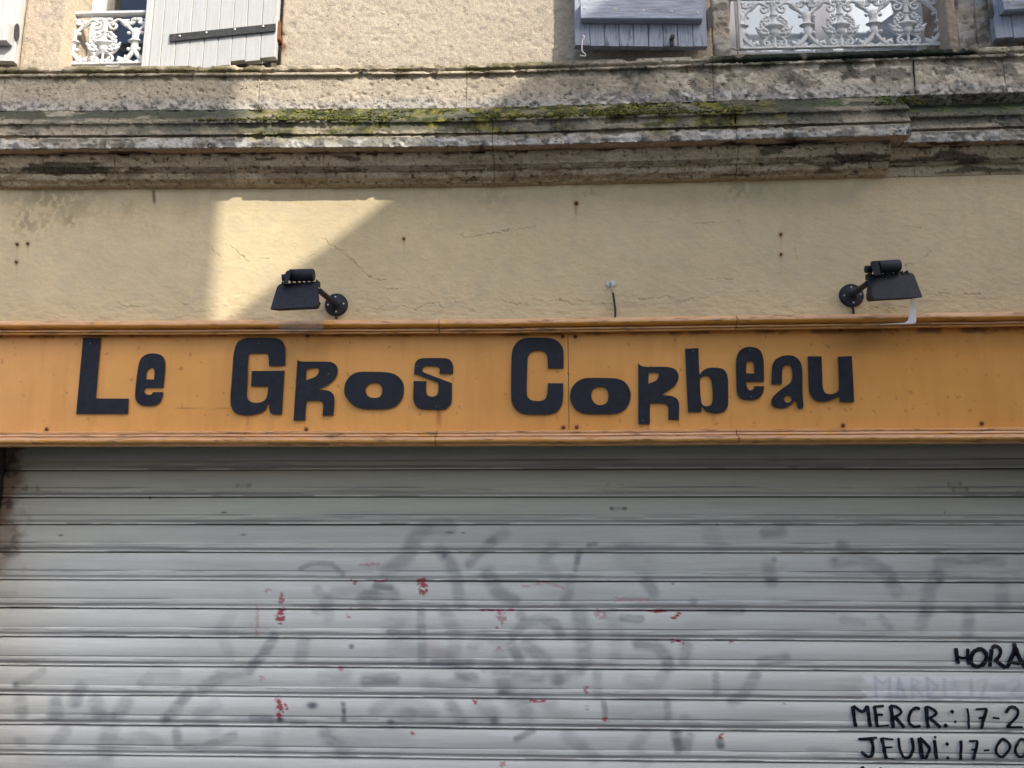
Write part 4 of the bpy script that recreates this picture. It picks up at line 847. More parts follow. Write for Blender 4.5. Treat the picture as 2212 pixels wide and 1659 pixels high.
GR = [  # faded
 *[(b2(p), w, a) for p, w, a in (([(-60, 880), (20, 800), (120, 770), (230, 820)], 40, .28), ([(560, 880), (620, 1000), (610, 1150)], 46, .3), ([(900, 1330), (1000, 1300), (1090, 1340)], 50, .3), ([(700, 1060), (760, 1010), (840, 1040), (840, 1130), (760, 1160)], 40, .28), ([(1380, 900), (1420, 1000), (1400, 1130)], 46, .25), ([(220, 1370), (300, 1330), (400, 1400), (300, 1440)], 44, .3), ([(1480, 1220), (1600, 1260), (1640, 1200)], 44, .25), ([(1100, 560), (1060, 640), (1120, 720)], 44, .25), ([(480, 1240), (560, 1280), (640, 1240)], 50, .28), ([(1560, 1490), (1500, 1560), (1560, 1620)], 44, .25))],
 *[(b1(p), w, a) for p, w, a in (([(1150, 880), (1090, 980), (1130, 1080)], 44, .2), ([(700, 1240), (760, 1180), (860, 1190)], 40, .2), ([(1060, 1340), (980, 1400), (1060, 1460)], 46, .25), ([(600, 1530), (700, 1500), (780, 1540)], 44, .22))],
 # more spray strokes: points, width, alpha  (zone helper applied)
 *[(b1(p), w, a) for p, w, a in (
  ([(1350, 1010), (1290, 1110), (1230, 1170)], 34, .6), ([(1230, 1170), (1100, 1200), (1000, 1270)], 44, .42), ([(930, 1290), (850, 1390), (815, 1420)], 38, .55), ([(825, 1415)], 26, .6), ([(1500, 1030), (1480, 1120)], 46, .35),
  ([(210, 1180), (130, 1230), (80, 1250)], 28, .35), ([(80, 1248)], 20, .5), ([(400, 1260), (360, 1330)], 44, .42), ([(100, 1320), (110, 1390)], 46, .38), ([(270, 1330), (280, 1400)], 46, .42), ([(385, 1330)], 40, .45), ([(470, 1330), (490, 1400)], 50, .42), ([(620, 1330), (580, 1400)], 50, .38), ([(240, 1405), (560, 1405)], 22, .4),
  ([(330, 1470), (250, 1560)], 42, .32), ([(540, 1480), (520, 1575)], 60, .4), ([(870, 1480), (880, 1550), (1000, 1560), (1150, 1500)], 30, .42), ([(100, 1530)], 40, .3), ([(1480, 675), (1540, 650), (1640, 650), (1690, 705)], 18, .4), ([(1560, 780), (1610, 830), (1620, 920)], 34, .3), ([(1600, 1480), (1690, 1570)], 42, .3), ([(1240, 1410), (1335, 1420)], 24, .5), ([(1700, 1200), (1590, 1220)], 50, .25), ([(1340, 1490), (1340, 1570)], 60, .25), ([(130, 1610), (520, 1640)], 60, .2), ([(1440, 1430), (1500, 1432)], 18, .5))],
 *[(b2(p), w, a) for p, w, a in (
  ([(280, 700), (380, 610), (430, 500), (510, 465), (590, 470)], 52, .42), ([(540, 580), (590, 640), (620, 720), (640, 850)], 44, .4), ([(565, 612)], 18, .6), ([(800, 540), (720, 610), (690, 650)], 34, .42), ([(860, 500), (800, 540)], 40, .25), ([(780, 700), (830, 790), (900, 830)], 50, .45), ([(1230, 590), (1210, 680)], 20, .6), ([(1190, 730), (1160, 840)], 40, .38),
  ([(900, 1000), (960, 940), (1040, 920), (1110, 950), (1140, 1000)], 34, .5), ([(895, 1050), (930, 1120)], 40, .5), ([(970, 1050), (1060, 1130), (1120, 1220)], 48, .4), ([(850, 1180), (870, 1280)], 70, .42), ([(1230, 890), (1250, 980), (1250, 1130)], 58, .42), ([(1230, 1180), (1130, 1220)], 42, .4), ([(1320, 1190), (1320, 1300)], 34, .32), ([(1520, 1050), (1600, 1050), (1660, 1110), (1670, 1160)], 40, .5),
  ([(170, 820), (235, 790), (310, 800)], 50, .5), ([(230, 760), (300, 770)], 24, .45), ([(445, 880), (450, 1130)], 30, .4), ([(180, 1225), (310, 1220)], 44, .55), ([(640, 1200), (710, 1215)], 34, .5), ([(930, 1205), (1040, 1212)], 40, .45), ([(600, 1350), (650, 1430)], 44, .42), ([(390, 1340), (490, 1390)], 60, .3), ([(760, 1340), (800, 1420)], 60, .3), ([(960, 1350), (970, 1400)], 60, .35), ([(1345, 1330), (1355, 1410)], 18, .5), ([(1660, 1340), (1665, 1410)], 28, .4),
  ([(920, 1520), (1000, 1475)], 22, .5), ([(1700, 1490), (1720, 1570)], 30, .6), ([(1180, 1500), (1300, 1610)], 50, .3), ([(0, 1500), (70, 1570)], 70, .3), ([(320, 1070), (560, 1120)], 70, .25), ([(60, 1340), (66, 1400)], 15, .75), ([(1440, 920), (1530, 925)], 26, .5), ([(940, 905)], 40, .35), ([(1560, 740), (1590, 790)], 40, .45), ([(340, 890), (310, 960)], 80, .25), ([(290, 990), (430, 992)], 20, .5), ([(510, 1140), (700, 1140)], 26, .42), ([(1460, 600), (1560, 650)], 90, .2), ([(140, 1490), (350, 1530)], 90, .2), ([(1420, 1370), (1620, 1390)], 100, .2), ([(1270, 560), (1310, 555)], 16, .5))],
 *[(b3(p), w, a) for p, w, a in (
  ([(480, 500), (560, 490)], 40, .4), ([(860, 560)], 44, .45), ([(520, 632)], 20, .5), ([(490, 660), (505, 735)], 48, .35), ([(820, 640), (950, 620), (1080, 700), (1130, 790)], 48, .35), ([(1110, 725)], 34, .4), ([(820, 635)], 24, .4), ([(1330, 645), (1500, 632), (1640, 640)], 34, .42), ([(1330, 700), (1280, 780), (1280, 880)], 48, .4), ([(1640, 760), (1650, 860)], 48, .3), ([(1480, 890), (1480, 1010)], 44, .4), ([(1260, 900), (1250, 960)], 44, .3), ([(1050, 920), (1090, 960)], 30, .3),
  ([(460, 1135), (580, 1118)], 38, .45), ([(90, 1050), (80, 1130)], 40, .35), ([(230, 1200), (236, 1290)], 24, .42), ([(430, 1205), (370, 1300), (320, 1330)], 42, .42), ([(50, 1490), (62, 1560)], 34, .5), ([(110, 1500), (95, 1570)], 30, .45), ([(252, 1520), (258, 1550)], 24, .75), ([(200, 880), (360, 885)], 24, .4), ([(860, 930), (960, 940)], 24, .35), ([(120, 840)], 28, .4), ([(210, 500), (240, 560)], 60, .2), ([(520, 860), (860, 880)], 60, .15), ([(700, 1580), (820, 1590)], 34, .25), ([(80, 1420), (140, 1450)], 36, .35))]]
REDS = [*[(b1(p), w, a) for p, w, a in (([(1385, 880), (1382, 930)], 17, .95), ([(1390, 815), (1388, 835)], 14, .8), ([(1378, 1335), (1382, 1410)], 15, .95), ([(1410, 1345), (1412, 1362)], 8, .9), ([(1290, 1215)], 14, .5), ([(1312, 780), (1340, 790)], 10, .35), ([(1270, 870), (1268, 1000)], 9, .32), ([(1370, 1320)], 18, .5), ([(1720, 905)], 10, .6), ([(1740, 735)], 12, .8))],
        *[(b2(p), w, a) for p, w, a in (([(455, 748), (455, 780)], 22, .95), ([(120, 738)], 14, .8), ([(225, 736), (280, 734)], 6, .7), ([(740, 880), (900, 878)], 5, .9), ([(845, 915)], 26, .6), ([(822, 966)], 9, .7), ([(1570, 884), (1665, 884)], 6, .95), ([(1335, 905)], 28, .45), ([(1692, 925), (1722, 898)], 8, .95), ([(1690, 1032), (1740, 1040)], 8, .9), ([(1262, 1280)], 16, .7), ([(715, 1332)], 12, .9), ([(985, 1328), (1060, 1328)], 5, .95), ([(1362, 1420)], 13, .85), ([(405, 1485)], 10, .8), ([(850, 1640)], 16, .6), ([(830, 1068)], 8, .7), ([(105, 877)], 9, .5), ([(95, 910)], 8, .5), ([(150, 660), (240, 650)], 3, .4), ([(950, 765), (1060, 742), (1150, 770)], 3, .35), ([(1400, 828), (1570, 828)], 9, .28), ([(1270, 1365)], 12, .4), ([(55, 1168)], 12, .6))],
        *[(b3(p), w, a) for p, w, a in (([(15, 925), (55, 902)], 8, .9), ([(20, 1035), (70, 1038)], 7, .9), ([(262, 1500)], 13, .9), ([(310, 1038)], 8, .8), ([(815, 898)], 8, .4), ([(570, 1338)], 7, .6))]]
PINK = [*[(b2(p), w, a) for p, w, a in (([(200, 660), (400, 700)], 60, .3), ([(1100, 1370), (1170, 1390)], 80, .3), ([(1080, 790), (1250, 790)], 60, .2), ([(1500, 830), (1600, 850)], 36, .3), ([(560, 1090), (500, 1050)], 60, .3))], *[(b1(p), w, a) for p, w, a in (([(1230, 780), (1250, 960)], 70, .16), ([(1200, 1210), (1290, 1260)], 60, .18))], *[(b3(p), w, a) for p, w, a in (([(100, 960), (280, 920)], 50, .2), ([(870, 1260), (940, 1240)], 60, .22), ([(150, 1240), (200, 1300)], 80, .15))]]
def slat_paint(V, X, Z, t):
    px, py = PIX(V)
    N = lambda sc, s, st=(1, 1), o=4: fbm(X*st[0], X*0, Z*st[1], sc, o, s)
    c = np.empty(X.shape+(3,)); c[:] = (.64, .63, .54)
    hi = ss(1000, 1320, py); c = lerp(c, (.845, .855, .80), hi*.92)                 # darker at the top, paler lower down
    st = N(8, 201, (.10, 2.2)); c = lerp(c, (.60, .60, .56), ss(.48, .72, st)*.4)
    c = lerp(c, (.88, .89, .86), ss(.55, .72, N(6, 202, (.25, 1.5)))*hi*.5)
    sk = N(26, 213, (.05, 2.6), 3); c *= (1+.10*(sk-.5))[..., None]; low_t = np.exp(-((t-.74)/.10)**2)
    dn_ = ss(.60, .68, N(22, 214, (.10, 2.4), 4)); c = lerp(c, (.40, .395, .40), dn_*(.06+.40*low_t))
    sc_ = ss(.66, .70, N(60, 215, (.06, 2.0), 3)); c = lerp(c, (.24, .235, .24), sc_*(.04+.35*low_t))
    # dirt gathered along the creases; lower groove darker, lip below it paler
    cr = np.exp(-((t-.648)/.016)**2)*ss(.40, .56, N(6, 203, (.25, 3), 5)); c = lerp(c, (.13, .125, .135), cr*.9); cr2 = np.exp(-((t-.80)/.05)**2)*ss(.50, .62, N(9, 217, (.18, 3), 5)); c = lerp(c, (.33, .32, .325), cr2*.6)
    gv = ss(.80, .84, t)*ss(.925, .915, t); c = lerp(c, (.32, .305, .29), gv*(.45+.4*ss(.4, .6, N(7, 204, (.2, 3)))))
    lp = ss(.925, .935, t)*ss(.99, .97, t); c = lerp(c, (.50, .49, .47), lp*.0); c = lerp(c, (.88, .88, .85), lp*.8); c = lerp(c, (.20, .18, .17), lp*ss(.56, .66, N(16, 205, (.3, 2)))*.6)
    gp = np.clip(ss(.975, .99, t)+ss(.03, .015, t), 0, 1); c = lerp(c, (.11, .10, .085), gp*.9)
    br = N(24, 206, (.5, 1)); br2 = N(10, 207); nr1 = N(70, 208); nr2 = N(110, 209, (.6, 1), 2); nb = N(34, 212, (.35, 1.6), 4); nb2 = N(40, 216, (.12, 3.0), 3)
    def span(pts, w):
        return np.searchsorted(px[:, 20], min(p[0] for p in pts)-w*2-10), np.searchsorted(px[:, 20], max(p[0] for p in pts)+w*2+10), min(p[1] for p in pts)-w*2-10 > py.max() or max(p[1] for p in pts)+w*2+10 < py.min()
    bs, bd = np.array((.165, .185, .20)), np.array((.10, .115, .16))
    for pts, w, a in GR:
        w = w/1.2529/1.82278; i0, i1, skip = span(pts, w)
        if skip or i1 <= i0: continue
        L = slice(i0, i1); d = poly_dist(px[L]+(br2[L]-.5)*9, py[L]+(br[L]-.5)*5, pts)
        k = ss(w*1.15, w*.30, d)*a*(.70+.6*br[L])*(.62+.38*ss(.34, .52, nb[L]))
        c[L] = lerp(c[L], bs, np.clip(k*1.05, 0, .92))
    for pts, w, a in PINK:
        w = w/1.2529/1.82278; i0, i1, skip = span(pts, w)
        if skip or i1 <= i0: continue
        L = slice(i0, i1); d = poly_dist(px[L], py[L], pts); c[L] = lerp(c[L], (.54, .43, .43), np.exp(-(d/(w*.7))**2)*a*(.5+br[L]))
    for pts, w, a in REDS:
        w = max(w*1.25, 7)/1.2529/1.82278; i0, i1, skip = span(pts, w)
        if skip or i1 <= i0: continue
        L = slice(i0, i1); d = poly_dist(px[L], py[L], pts); k = ss(w*1.0, w*.65, d+(nr1[L]-.5)*w*1.5)*a*ss(.36, .46, nr2[L]+.06)
        c[L] = lerp(c[L], (.42, .03, .055), np.clip(k*.95, 0, 1))
    for p, r, a in ((b1([(1540, 1350)])[0], (13, 8), .85), (b1([(1380, 1422)])[0], (9, 6), .8), (b1([(1696, 1420)])[0], (7, 7), .7), (b2([(300, 1432)])[0], (8, 6), .6), (b2([(810, 1425)])[0], (11, 9), .7), (b2([(855, 1285)])[0], (15, 7), .55), (b1([(300, 511)])[0], (6, 2), .85), (b1([(1200, 508)])[0], (7, 2), .7), (b1([(740, 326)])[0], (3, 3), .9), (b1([(1105, 399)])[0], (6, 2), .85), (b2([(105, 1060)])[0], (6, 6), .7), (b2([(590, 497)])[0], (10, 2), .8), (b2([(655, 498)])[0], (4, 2), .7), (b3([(1362, 398)])[0], (2.2, 2), .9), (b3([(1000, 187)])[0], (2.2, 2), .9), (b3([(238, 458)])[0], (3, 2.4), .9), (b3([(22, 750)])[0], (2.5, 3), .7), (b3([(510, 730)])[0], (14, 4), .6), (b3([(1340, 735)])[0], (10, 5), .55)):
        c = lerp(c, bd*.55, np.exp(-(((px-p[0])/r[0])**2+((py-p[1])/r[1])**2)**1.5)*a)
    # sticker remains and the white-out band behind the hours
    for (p, q), a in ((b2([(1380, 369), (1462, 386)]), .9), (b1([(125, 262), (195, 296)]), .5), (b1([(1162, 254), (1236, 276)]), .6), (b3([(1372, 250), (1450, 268)]), .55), (b3([(1398, 274), (1480, 297)]), .6), (b2([(1362, 256), (1384, 264)]), .5), (b2([(1416, 254), (1446, 263)]), .5)):
        ins = (px > p[0])*(px < q[0])*(py > p[1])*(py < q[1]); cen = np.abs((px-(p[0]+q[0])/2)/(q[0]-p[0]))
        c = lerp(c, (.06, .055, .05) if a > .8 else (.20, .15, .11), ins*a*(.35+.65*(cen > .28))*(.6+.5*br))
    wz = zoom(3300, 2450, 2.891)
    wp = wz([(300, 605), (2400, 875)]); k = (.55+.45*ss(.35, .5, nb))*ss(wp[0][0]-6, wp[0][0]+14, px+(br-.5)*60)*ss(wp[0][1]-1, wp[0][1]+4, py)*ss(wp[1][1]+5, wp[1][1]-3, py+(br2-.5)*12)
    c = lerp(c, (.93, .94, .95), k*.95)
    for pts, w in (([(425, 620), (432, 850)], 34), ([(430, 640), (510, 700), (585, 640)], 26), ([(585, 640), (590, 850)], 30), ([(690, 640), (670, 850)], 30), ([(690, 640), (760, 850)], 32), ([(680, 760), (750, 770)], 24), ([(840, 640), (850, 850)], 30), ([(850, 650), (930, 680), (860, 740), (960, 840)], 26), ([(1010, 640), (1030, 840)], 34), ([(1020, 640), (1130, 730), (1040, 830)], 32), ([(1210, 650), (1215, 830)], 34), ([(1330, 710)], 70), ([(1370, 800)], 40), ([(1515, 650), (1518, 830)], 30), ([(1600, 660), (1690, 655), (1640, 830)], 28), ([(1780, 750), (1880, 750)], 60), ([(1960, 660), (2050, 660), (2070, 710), (1980, 800)], 40)):
        d = poly_dist(px, py, wz(pts)); c = lerp(c, (.50, .55, .64), np.exp(-(d/(w/2.891/1.82278*.6))**2)*.55*(.3+br))
    # rust bleeding from the guide rail
    xr = PS(0, 1200)[0]; ru = ss(xr+.11, xr+.01, X+(N(14, 210)-.5)*.16)*ss(1330, 1100, py+(br2-.5)*80); c = lerp(c, (.26, .15, .085), ru*.8); c = lerp(c, (.05, .04, .035), ru*ss(.5, .6, N(20, 211))*.7)
    # tops of the next hand-written line
    return c
NX = 800
XS0, XS1 = XOL-.03, XOR+.03
xs_ = np.linspace(XS0, XS1, NX)
tt = np.array(sorted(set(np.round(np.concatenate([ST, np.linspace(.06, .80, 20), np.linspace(.93, .97, 3)]), 4))))
oo = np.interp(tt, ST, SW)
for i in range(-2, 11):                              # slats in view, finely meshed
    X = xs_[:, None]+np.zeros((1, len(tt))); Z = (ZJ0-PITCHZ*(i+tt))[None, :]+np.zeros((NX, 1))
    wav = (fbm(X, X*0+i*3.7, Z*0, 1.3, 2, 221)-.5)*.006+(fbm(X, X*0+i*1.7, Z*0, 7, 2, 222)-.5)*.0012
    V = np.stack([X, SHY-oo[None, :]-wav, Z+(fbm(X, X*0+i*2.1, Z*0, 1.1, 2, 223)-.5)*.004], -1)
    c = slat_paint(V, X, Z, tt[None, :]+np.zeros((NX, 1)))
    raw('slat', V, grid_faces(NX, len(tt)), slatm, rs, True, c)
lowm = mat('shutter_lower_slat_paint', (.55, .56, .57), .5)
me_low = None
for i in range(11, int(ZJ0/PITCHZ)+1):               # slats below the picture
    z = ZJ0-PITCHZ*i
    if me_low is None:
        V = [(x, SHY-o, -PITCHZ*t_) for t_, o in SLP for x in (XS0, XS1)]; F = [(2*k, 2*k+2, 2*k+3, 2*k+1) for k in range(len(SLP)-1)]
        o = raw('slat', V, F, lowm, None); me_low = o.data; o.parent = rs; o.location = (0, -SHY, z)
    else:
        o = bpy.data.objects.new('slat', me_low); link(o, rs); o.location = (0, -SHY, z)
B().box((XOL-.0349, -.018, 0), (XOL-.004, SHY-.02, zb_w-.004), .003).build('guide_rail', railm, rs)
B().box((XOR+.004, .05, 0), (XOR+.05, .12, zb_w), .003).build('guide_rail', railm, rs)
B().box((XS0, SHY+.03, ZJ0+2*PITCHZ), (XS1, SHY+.25, ZJ0+2*PITCHZ+.3)).build('shutter_box', darkroom, rs)
B().box((XS0, .45, 0), (XS1, .5, ZJ0+PITCHZ)).build('shop_back_wall', darkroom, bld)

# hand-painted opening hours on the shutter
hz = zoom(3300, 2450, 2.891)
def brush(name, strokes, label, gap=True):
    V, F = [], []
    for pts, w in strokes:
        pts = hz(pts); w = w/2.891/1.82278
        P_ = [np.array(p, float) for p in pts]; dn = []
        if len(P_) == 1: P_ = [P_[0]+np.array((-w*.3, .3*w)), P_[0], P_[0]+np.array((w*.3, -.3*w))]
        for j in range(len(P_)-1):
            p0, p1, p2, p3 = P_[max(j-1, 0)], P_[j], P_[j+1], P_[min(j+2, len(P_)-1)]
            nseg = max(3, int(np.hypot(*(p2-p1))/1.2))
            for k in range(nseg):
                u = k/nseg; dn.append(.5*((2*p1)+(p2-p0)*u+(2*p0-5*p1+4*p2-p3)*u*u+(3*p1-p0-3*p2+p3)*u**3))
        dn.append(P_[-1]); n = len(dn); prev = None
        for j, p in enumerate(dn):
            tg = dn[min(j+1, n-1)]-dn[max(j-1, 0)]; tg = tg/(np.hypot(*tg)+1e-9); nr = np.array((-tg[1], tg[0]))
            e = min(j, n-1-j); ww = w*.5*(.72+.28*min(1, e/2.5))*(1+.16*math.sin(j*1.3+p[0])*math.cos(p[1]*.9))
            row = []; ok = True
            for s in (-1, -.5, 0, .5, 1):
                q = p+nr*ww*s; x, z = PS(q[0], q[1], .008)
                so_, t_ = slat_off(np.array(z)); so_ = float(so_); t_ = float(t_)
                if t_ > .972 or t_ < .03: ok = False
                wv = 0.0
                if gap and .862 < t_ < .880: ok = False
                row.append((x, SHY-max(so_, .0)-.0052, z))
            if ok:
                k0 = len(V); V += row
                if prev is not None: F += [(prev+a, prev+a+1, k0+a+1, k0+a) for a in range(4)]
                prev = k0
            else: prev = None
    o = raw(name, V, F, inkm, rs); o['label'] = label
    return o
def letters(strokes, split, line):
    k = 0
    for ch, n in split:
        brush('painted_letter', strokes[k:k+n], 'black brushed '+ch+' in the line '+line, 'HORAI' not in line); k += n
letters([([(1330, 290), (1335, 350), (1345, 420), (1366, 470)], 46), ([(1465, 295), (1462, 360), (1468, 420), (1480, 480)], 40), ([(1345, 385), (1400, 405), (1458, 400)], 34),
    ([(1562, 312), (1620, 305), (1665, 350), (1675, 405), (1645, 470), (1580, 502), (1522, 480), (1502, 420), (1520, 350), (1565, 310)], 50), ([(1735, 300), (1725, 400), (1718, 505)], 48), ([(1738, 300), (1780, 268), (1825, 290), (1836, 340), (1810, 400), (1765, 432)], 40), ([(1775, 425), (1840, 475), (1905, 522)], 46),
    ([(2004, 235), (2000, 290), (1962, 400), (1912, 522)], 50), ([(2008, 280), (2040, 380), (2080, 450), (2120, 515)], 48), ([(2005, 290), (2000, 380)], 50), ([(1945, 452), (2060, 470)], 36), ([(2150, 330), (2125, 420), (2160, 510)], 44)], [('H',3),('O',1),('R',3),('A',4),('I',1)], 'HORAI, first line of the painted hours')
letters([([(160, 950), (170, 1060), (196, 1190)], 42), ([(168, 950), (265, 1012), (325, 950)], 36), ([(325, 945), (340, 1070), (362, 1188)], 42), ([(405, 950), (420, 1060), (440, 1190)], 40), ([(400, 958), (520, 950)], 28), ([(430, 1045), (502, 1048)], 28), ([(430, 1182), (572, 1170)], 22),
    ([(590, 945), (605, 1060), (622, 1205)], 46), ([(588, 950), (660, 960), (706, 1005), (690, 1040), (628, 1078)], 32), ([(640, 1078), (690, 1130), (748, 1200)], 40), ([(925, 982), (870, 975), (820, 1010), (795, 1080), (810, 1150), (860, 1186), (932, 1176)], 34), ([(993, 955), (1000, 1080), (1022, 1220)], 44), ([(990, 960), (1050, 975), (1106, 1025), (1060, 1070), (1012, 1096)], 32), ([(1038, 1092), (1110, 1150), (1168, 1208)], 38),
    ([(1215, 1172)], 50), ([(1287, 1012)], 44), ([(1326, 1130)], 34), ([(1460, 975), (1472, 1080), (1480, 1215)], 27), ([(1555, 986), (1690, 980)], 22), ([(1680, 985), (1650, 1080), (1620, 1215)], 40), ([(1585, 1090), (1668, 1072)], 24), ([(1745, 1080), (1826, 1092)], 24), ([(1893, 1028), (1940, 972), (2000, 965), (2036, 1010), (2010, 1080), (1950, 1150), (1905, 1190)], 34), ([(1903, 1190), (2092, 1190)], 24)], [('M',3),('E',4),('R',3),('C',1),('R',3),('full stop',1),('upper colon dot',1),('lower colon dot',1),('1',1),('7',3),('dash',1),('2',2)], 'MERCR, painted hours')
letters([([(220, 1325), (440, 1310)], 24), ([(230, 1332), (405, 1334)], 16), ([(362, 1318), (385, 1400), (385, 1490), (345, 1535)], 40), ([(345, 1535), (290, 1500), (258, 1465)], 38), ([(485, 1310), (510, 1420), (546, 1572)], 42), ([(490, 1314), (622, 1330)], 22), ([(520, 1420), (610, 1415)], 24), ([(545, 1545), (652, 1556)], 18),
    ([(680, 1310), (688, 1420), (740, 1540)], 32), ([(740, 1540), (800, 1530), (842, 1450), (830, 1310)], 38), ([(918, 1310), (930, 1430), (962, 1575)], 52), ([(920, 1310), (980, 1370), (1030, 1440), (1000, 1520), (962, 1576)], 38), ([(1085, 1335), (1095, 1430), (1118, 1582)], 42), ([(1100, 1306)], 30), ([(1228, 1380)], 44), ([(1240, 1540)], 38), ([(1386, 1340), (1388, 1450), (1386, 1572)], 38), ([(1475, 1348), (1584, 1345)], 22), ([(1572, 1350), (1555, 1450), (1526, 1578)], 38), ([(1500, 1447), (1562, 1440)], 24), ([(1645, 1455), (1712, 1449)], 24),
    ([(1852, 1325), (1795, 1400), (1785, 1460), (1820, 1515), (1870, 1522), (1920, 1470), (1942, 1400), (1900, 1340), (1850, 1325)], 32), ([(2062, 1328), (2015, 1400), (2005, 1460), (2040, 1516), (2090, 1524), (2140, 1470), (2155, 1400), (2110, 1335), (2060, 1328)], 32)], [('J',4),('E',4),('U',2),('D',2),('I',1),('dot over I',1),('upper colon dot',1),('lower colon dot',1),('1',1),('7',3),('dash',1),('0',1),('0',1)], 'JEUDI, painted hours')
letters([([(275, 1640), (255, 1700)], 34), ([(275, 1640), (300, 1700)], 34), ([(480, 1648), (480, 1700)], 30)], [('letter top',2),('letter top',1)], 'next line at the bottom edge')

# ================================================================== floodlights
def floodlight(zm, plate_c, arm_to, front, side, cyl, stub, brk, fins, visor, label, stubdown):
    """all coordinates measured; zm maps zoom coordinates to measuring units"""
    pc = mapF(*zm([plate_c])[0], .0); t = thing('floodlight', label, 'lamp', (pc[0], FY(pc[0], 0), pc[2]), 'black floodlights above the shop sign')
    r = .0495
    B().lathe((pc[0], pc[1]-.002, pc[2]), [(r, -.004), (r, .007), (r*.93, .011), (r*.5, .013), (.016, .018), (.014, .03)], 28, 'y').build('wall_plate', lampm, t, True)
    for a in (90, 180, 270, 0):
        x, z = pc[0]+math.cos(R(a+4))*r*.68, pc[2]+math.sin(R(a+4))*r*.66
        B().lathe((x, pc[1]-.013, z), [(.0042, -.002), (.004, .002), (.0022, .0034)], 8, 'y').build('screw', screwm, t)
    oe = .215
    e = mapF(*zm([arm_to])[0], oe)
    B().tube([(pc[0], pc[1]-.01, pc[2]), ((pc[0]*.4+e[0]*.6), pc[1]*.4+e[1]*.6, pc[2]*.4+e[2]*.6), e], .0115, 10).build('arm', lampm, t, True)
    # housing: front face traced, body runs back towards the wall
    fo, bo_ = .285, .205
    n = len(front); ys = [p[1] for p in front]; y0, y1 = min(ys), max(ys)
    V = []
    for (x, y) in front: V.append(mapF(*zm([(x, y)])[0], fo-.055*(1-(y-y0)/(y1-y0))))
    cx = sum(v[0] for v in V)/n; cz = sum(v[2] for v in V)/n
    inner = []
    for v in V: inner.append((cx+(v[0]-cx)*.90, FY(v[0], bo_), cz+(v[2]-cz)*.86+.006))
    b = B(); b.add(V+inner, [tuple(range(n)), tuple(range(n, 2*n))[::-1]]+[(i, (i+1) % n, (i+1) % n+n, i+n) for i in range(n)])
    h = b.build('housing', lampm, t)
    bm = bmesh.new(); bm.from_mesh(h.data); bmesh.ops.bevel(bm, geom=[e_ for e_ in bm.edges], offset=.0025, segments=2, affect='EDGES'); bm.to_mesh(h.data); bm.free(); autosmooth(h, 35)
    for x, y in fins:                                # cooling fins across the top
        p = mapF(*zm([(x, y)])[0], fo-.05)
        B().add([(p[0]-.0014, p[1]-.004, p[2]-.012), (p[0]-.0014, p[1]-.002, p[2]+.007), (p[0]-.0014, p[1]+.05, p[2]+.010), (p[0]-.0014, p[1]+.055, p[2]-.012),
                 (p[0]+.0014, p[1]-.004, p[2]-.012), (p[0]+.0014, p[1]-.002, p[2]+.007), (p[0]+.0014, p[1]+.05, p[2]+.010), (p[0]+.0014, p[1]+.055, p[2]-.012)],
                [(0, 1, 2, 3), (7, 6, 5, 4), (0, 4, 5, 1), (1, 5, 6, 2), (2, 6, 7, 3), (3, 7, 4, 0)]).build('cooling_fin', lampm, t)
    oc = .245
    a, c_ = mapF(*zm([cyl[0]])[0], oc), mapF(*zm([cyl[1]])[0], oc)
    B().tube([a, (a[0]*.98+c_[0]*.02, a[1], a[2]*.98+c_[2]*.02), (a[0]*.03+c_[0]*.97, c_[1], a[2]*.03+c_[2]*.97), c_], [cyl[2]*.93, cyl[2], cyl[2], cyl[2]*.9], 20).build('junction_box', lampm, t, True)
    a, c_ = mapF(*zm([stub[0]])[0], oc), mapF(*zm([stub[1]])[0], oc)
    B().tube([a, c_], stub[2], 16).build('cable_gland', lampm, t, True)
    plate('bracket', [q for q in zm(brk)], [], oc+.038, oc-.02, mapF, lampm, t)
    vo = .215                                        # clear glass hanging below
    ol = smooth_loop(zm(visor), 60, 3)
    plate('glass_visor', ol, [], vo, vo-.004, mapF, visor_mat, t)
    for s in side:
        p = mapF(*zm([s])[0], bo_+.02); B().lathe(p, [(.006, -.01), (.006, .004), (.003, .008)], 10, 'y').build('clip', lampm, t)
    p = stubdown
    B().tube([(pc[0]+.001, pc[1]-.006, pc[2]-r+.004), (pc[0]+.003, pc[1]-.006, pc[2]-r-p)], .0052, 8).build('cable_stub', lampm, t)
    return t
zA, zB = zoom(1040, 1030, 5.5306), zoom(3270, 1000, 5.5308)
floodlight(zA, (1578, 948), (1215, 640), [(352, 478), (600, 462), (1180, 425), (1175, 700), (1158, 948), (1105, 1000), (600, 1022), (125, 1046), (205, 770), (272, 552), (300, 510)], [(1190, 905)],
           ((560, 300), (1085, 290), .0245), ((400, 352), (520, 345), .0140), [(470, 230), (500, 195), (585, 190), (560, 330), (525, 470), (520, 490), (415, 478), (445, 330)],
           [(392, 470), (590, 458), (697, 452), (805, 446), (905, 440), (1016, 434), (1138, 425)], [(345, 900), (1290, 880), (1288, 1440), (1270, 1480), (1225, 1498), (385, 1540), (350, 1525), (328, 1490), (325, 1360)],
           'black floodlight on the left, left of its round wall plate', .012)
